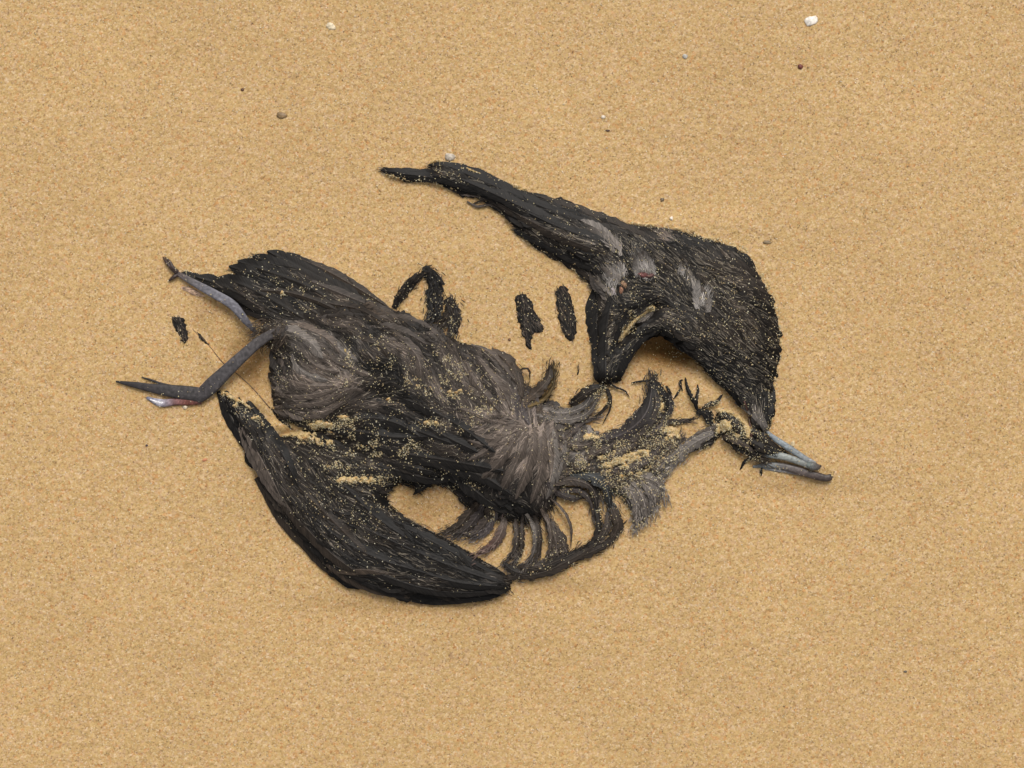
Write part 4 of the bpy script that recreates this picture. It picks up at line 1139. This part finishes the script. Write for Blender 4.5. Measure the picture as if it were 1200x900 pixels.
def grains_mesh(name, u, v, h, r, mat, parent=None, origin=ROOT, bright=1.0, pal=None):
    pal = PAL if pal is None else pal
    N = len(u)
    K = OCT[None] * (1 + .35 * (rng.rand(N, 6, 1) - .5)) * r[:, None, None]
    a = rng.rand(N) * 6.283
    x = K[:, :, 0] * np.cos(a)[:, None] - K[:, :, 1] * np.sin(a)[:, None]
    y = K[:, :, 0] * np.sin(a)[:, None] + K[:, :, 1] * np.cos(a)[:, None]
    b_ = rng.randn(N) * .5
    z = K[:, :, 2] * .8 + x * b_[:, None] * .5
    P = np.stack([u[:, None] + x, v[:, None] + y, h[:, None] + z], -1).reshape(-1, 3)
    F = (OF[None] + (np.arange(N) * 6)[:, None, None]).reshape(-1, 3)
    c = pal[rng.randint(0, len(pal), N)] * rng.uniform(.75, 1.2, (N, 1)) * bright
    return make_mesh(name, P, F, np.repeat(c, 6, 0), None, mat, parent, origin, smooth=False)


DENS = [  # clumps of sand on the plumage: u, v, ru, rv, strength
    (395,515,40,18,1.0), (360,515,26,10,1.1), (340,500,18,8,1.5), (430,530,40,12,.7), (395,545,26,10,.8), (430,562,26,5,2.0), (385,500,14,5,1.4), (405,492,18,4,1.2), (370,497,16,5,2.0), (445,520,34,6,1.0),
    (455,535,24,10,.7), (480,525,20,8,.5), (530,556,10,7,.8), (465,505,14,4,.7), (480,500,10,4,.8), (510,497,16,5,1.2), (535,500,14,6,.7), (500,452,24,10,.8), (480,450,14,8,.7), (550,455,30,22,.55), (575,475,26,18,.5),
    (525,430,20,20,.5), (560,480,24,10,.6), (590,500,20,10,.5), (595,525,8,14,.5), (640,535,12,20,.25), (545,565,10,8,.5), (578,605,4,16,1.1), (730,530,46,32,1.1), (700,545,34,24,1.0), (760,520,30,26,1.2), (745,560,26,14,1.1), (780,500,14,12,1.0),
    (720,565,20,12,1.2), (770,470,10,16,1.2), (725,500,20,10,.7), (670,495,14,8,.8), (665,510,20,10,.5), (850,495,14,9,1.3), (866,490,10,9,1.8), (872,505,7,12,1.8), (855,505,12,7,1.6), (842,478,10,7,1.3), (890,510,10,6,.6), (870,520,14,5,.5), (895,523,8,3,.8),
    (645,640,12,16,.6), (610,640,4,18,.9), (620,630,4,18,.9), (636,632,3,16,.9), (700,600,8,16,.7), (665,575,14,6,.9), (640,665,40,6,.35), (705,465,12,16,.6), (350,335,30,10,.25), (335,345,18,5,.7), (440,400,8,10,.7), (408,418,5,8,1.2), (430,396,10,3,.8),
    (330,430,10,28,.35), (345,385,26,16,.2), (455,430,26,14,.35), (410,440,16,10,.25), (735,350,14,14,.4), (770,335,6,10,.4), (790,372,24,8,.3), (815,390,20,6,.3), (705,360,12,12,.25), (285,470,18,10,.6), (305,482,14,12,.8), (300,495,12,8,.4), (322,505,12,8,1.2),
    (268,458,7,9,.6), (435,600,30,20,.18), (470,610,20,10,.25), (500,350,8,16,.5), (530,375,8,16,.7), (470,345,8,12,.5), (740,378,8,12,.9), (395,575,40,20,.12), (825,485,8,12,.5), (530,570,20,6,.3), (872,390,34,80,.08), (735,595,10,20,.25), (800,530,20,10,.2), (840,520,10,10,.3)]
u = rng.uniform(130, 985, 620000); v = rng.uniform(180, 712, 620000)
iu, iv = u.astype(int), v.astype(int)
onb = ZB[iv, iu] > SH[iv, iu] + .8
dens = .022 + .055 * np.clip(vnoise(u, v, 22, 61), 0, 1)
cl = .5 + .5 * vnoise(u, v, 7, 62); cl2 = .5 + .5 * vnoise(u, v, 3.2, 63)
clump = np.clip((cl * .6 + cl2 * .6 - .60) * 7, 0, 2.2)
for (a, b_, ra, rb, s) in DENS:
    q = np.exp(-((u - a) / ra) ** 2 - ((v - b_) / rb) ** 2) * s
    dens = dens + q * np.where(s > 1.15, .35 + .65 * clump, clump) * .75
ed = np.zeros(len(u))
for line, k, wd in EDGES:
    ed = np.maximum(ed, k * np.exp(-(seg_dist(u, v, line, False) / (wd * 1.6)) ** 2))
dens = dens + ed * np.clip(clump, .12, 1) * .55
dens = dens * np.where((u > 555) & (u < 660) & (v > 490), .45, 1)
wtip = inside(u, v, smooth_poly([(460,600),(600,670),(600,700),(520,708),(400,690),(430,640)]))
dens = np.where(wtip, dens * .25, dens)
dd = drift(u, v)
ondr = (dd > ZB[iv, iu] - 1.0)
keep = (onb & (rng.rand(len(u)) < dens)) | (ondr & (rng.rand(len(u)) < .55))
u, v, dd = u[keep], v[keep], dd[keep]
h = np.maximum(ZB[v.astype(int), u.astype(int)], dd) + .25
g = grains_mesh('sand_grains', u, v, h, (.32 + .6 * rng.rand(len(u)) ** 2), M_GRAIN, None, bright=.88, pal=PAL_DRY)
g['kind'] = 'stuff'; g['label'] = 'loose sand grains clinging in clumps to the wet plumage'; g['category'] = 'sand grains'
print('grains on bird', len(u))

# loose grains proud of the beach surface, denser against the carcass
N = 46000
u = rng.uniform(-25, 1225, N); v = rng.uniform(-25, 925, N)
h = np.where((u > 0) & (u < NU - 1) & (v > 0) & (v < NV - 1), samp(SH, u, v), sand_h(u, v, False))
hd = drift(u, v)
ond = hd > np.where((u > 0) & (u < NU - 1) & (v > 0) & (v < NV - 1), samp(ZB, u, v), 99) - .5
ok = (samp(ZB, u, v) < h + 1.0) | ond
h = np.where(ond, hd, h)
ok |= (u < 0) | (v < 0) | (u >= NU) | (v >= NV)
edge = (blur((HR > SH).astype(float), 14))
r = .4 + .55 * rng.rand(N) ** 2
u, v, h, r = u[ok], v[ok], h[ok], r[ok]
g2 = grains_mesh('loose_grains', u, v, h + .35, r, M_GRAIN, None, bright=.82)
g2['kind'] = 'stuff'; g2['label'] = 'scattered coarse grains standing proud on the sand surface'; g2['category'] = 'sand grains'

# ------------------------------------------------------------------ small things on the beach
def pebble(name, label, cat, u0, v0, ru, rv, hh, ang, col, poly=None, group=None, seed=0):
    n, m = 7, 14
    ph = np.linspace(0, np.pi, n); a = np.linspace(0, 2 * np.pi, m, endpoint=False)
    Ph, A = np.meshgrid(ph, a, indexing='ij')
    if poly is not None:
        pa = np.array(poly, float); ang_p = np.unwrap(np.arctan2(pa[:, 1], pa[:, 0])); rp = np.hypot(pa[:, 0], pa[:, 1])
        o = np.argsort(ang_p % (2 * np.pi))
        rr = np.interp(a, np.concatenate([(ang_p % (2 * np.pi))[o], [(ang_p % (2 * np.pi))[o][0] + 2 * np.pi]]), np.concatenate([rp[o], [rp[o][0]]]), period=2 * np.pi)
        rad = rr[None] * np.sin(Ph) ** .35
        x, y = rad * np.cos(A), rad * np.sin(A)
    else:
        wob = 1 + .25 * vnoise(np.cos(A) * 2 + seed * 7, np.sin(A) * 2 + Ph, .9, seed)
        rad = np.sin(Ph) * wob
        x0, y0 = rad * np.cos(A) * ru, rad * np.sin(A) * rv
        x, y = x0 * math.cos(ang) - y0 * math.sin(ang), x0 * math.sin(ang) + y0 * math.cos(ang)
    x, y = x * .9, y * .9
    hh = hh * .75
    z = np.cos(Ph) * hh
    zs = float(sand_h(np.array([u0]), np.array([v0]), False)[0])
    base = W(np.array([[u0, v0, zs]]))[0]
    P = np.stack([u0 + x, v0 + y, zs + hh * .1 + z + np.zeros_like(x)], -1).reshape(-1, 3)
    idx = np.arange(n * m).reshape(n, m)
    F = np.stack([idx[:-1], idx[1:], np.roll(idx[1:], -1, 1), np.roll(idx[:-1], -1, 1)], -1).reshape(-1, 4)
    c = np.array(col)[None] * (1 + .15 * rng.randn(n * m)).clip(.6, 1.4)[:, None]
    ob = make_mesh(name, P, F, c, None, M_STONE, None, base)
    ob.location = base
    ob['label'] = label; ob['category'] = cat
    if group:
        ob['group'] = group
    return ob


pebble('shell_fragment', 'angular white shell fragment lying on the sand near the top edge', 'shell', 950.5, 24.5, 0, 0, 2.2, 0, (.60, .545, .48),
       poly=[(-9.5, -2), (-5, -4.5), (2, -5.5), (5, -7.5), (7, -6), (9.5, -1), (8, 2), (2, 4.5), (-3, 7), (-5.5, 7), (-6.5, 4)])
pebble('shell_fragment', 'small cream shell chip half sunk in the sand, upper left', 'shell', 388, 31, 7, 4.5, 1.6, .2, (.52, .43, .29), seed=3)
pebble('pebble', 'small dull brown pebble on open sand above the tail', 'pebble', 330, 135, 7, 4.5, 2.5, .15, (.19, .12, .055), seed=5)
pebble('pebble', 'tiny dark red pebble on the sand below the white shell', 'pebble', 938, 78, 3.6, 3.2, 2.5, .7, (.12, .03, .02), seed=6)
pebble('pebble', 'clear glassy pebble touching the tip of the upper wing', 'pebble', 527, 184, 6.5, 5.5, 4, .5, (.36, .31, .25), seed=7)
pebble('pebble', 'dark speck of grit above the middle of the upper wing', 'pebble', 712, 153, 3, 1.4, 1.4, 0, (.05, .02, .015), seed=8)
pebble('pebble', 'round white grain above the middle of the upper wing', 'pebble', 707, 137, 3, 2.6, 2.2, 0, (.58, .50, .40), seed=9)
pebble('pebble', 'white grain beside the upper edge of the spread wing', 'pebble', 787, 256, 2.4, 2.4, 2.2, 0, (.66, .58, .48), seed=10)
pebble('pebble', 'grey brown grain on sand just above the spread wing', 'pebble', 776, 234, 3, 2.4, 1.8, 0, (.12, .085, .05), seed=11)
pebble('pebble', 'flat olive brown pebble right of the elbow of the wing', 'pebble', 899, 284, 5.5, 2.8, 1.6, .1, (.17, .115, .055), seed=12)
pebble('pebble', 'pale blue grey grain on open sand, upper right', 'pebble', 803, 66, 3.6, 3, 1.8, 0, (.34, .32, .28), seed=13)
pebble('pebble', 'black grain on bare sand left of the lower wing', 'pebble', 172, 522, 1.8, 1.8, 1.6, 0, (.05, .03, .03), seed=14)
pebble('pebble', 'orange red grain on bare sand left of the lower wing', 'pebble', 240, 539, 3.6, 2, 1.6, -.4, (.45, .18, .08), seed=15)
pebble('pebble', 'tiny dark grain to the left of the brown pebble', 'pebble', 284, 105, 2, 2.2, 1.6, 0, (.09, .04, .02), seed=16)
pebble('pebble', 'reddish brown grain between the belly and buried wing feathers', 'pebble', 597, 398, 1.9, 1.9, 1.6, 0, (.12, .05, .02), seed=17)
pebble('pebble', 'small dark grey grain on the open sand at lower right', 'pebble', 1061, 787, 2.4, 1.6, 1.5, 0, (.1, .08, .06), seed=18)
pebble('pebble', 'white chip of grit beneath the ankle of the leg', 'pebble', 217, 477, 3.5, 3, 2.6, .6, (.55, .46, .33), seed=19)
pebble('shell_fragment', 'translucent square flake standing beside the bill base', 'shell', 929, 520, 3, 4.5, 1.2, .2, (.46, .36, .21), seed=20)
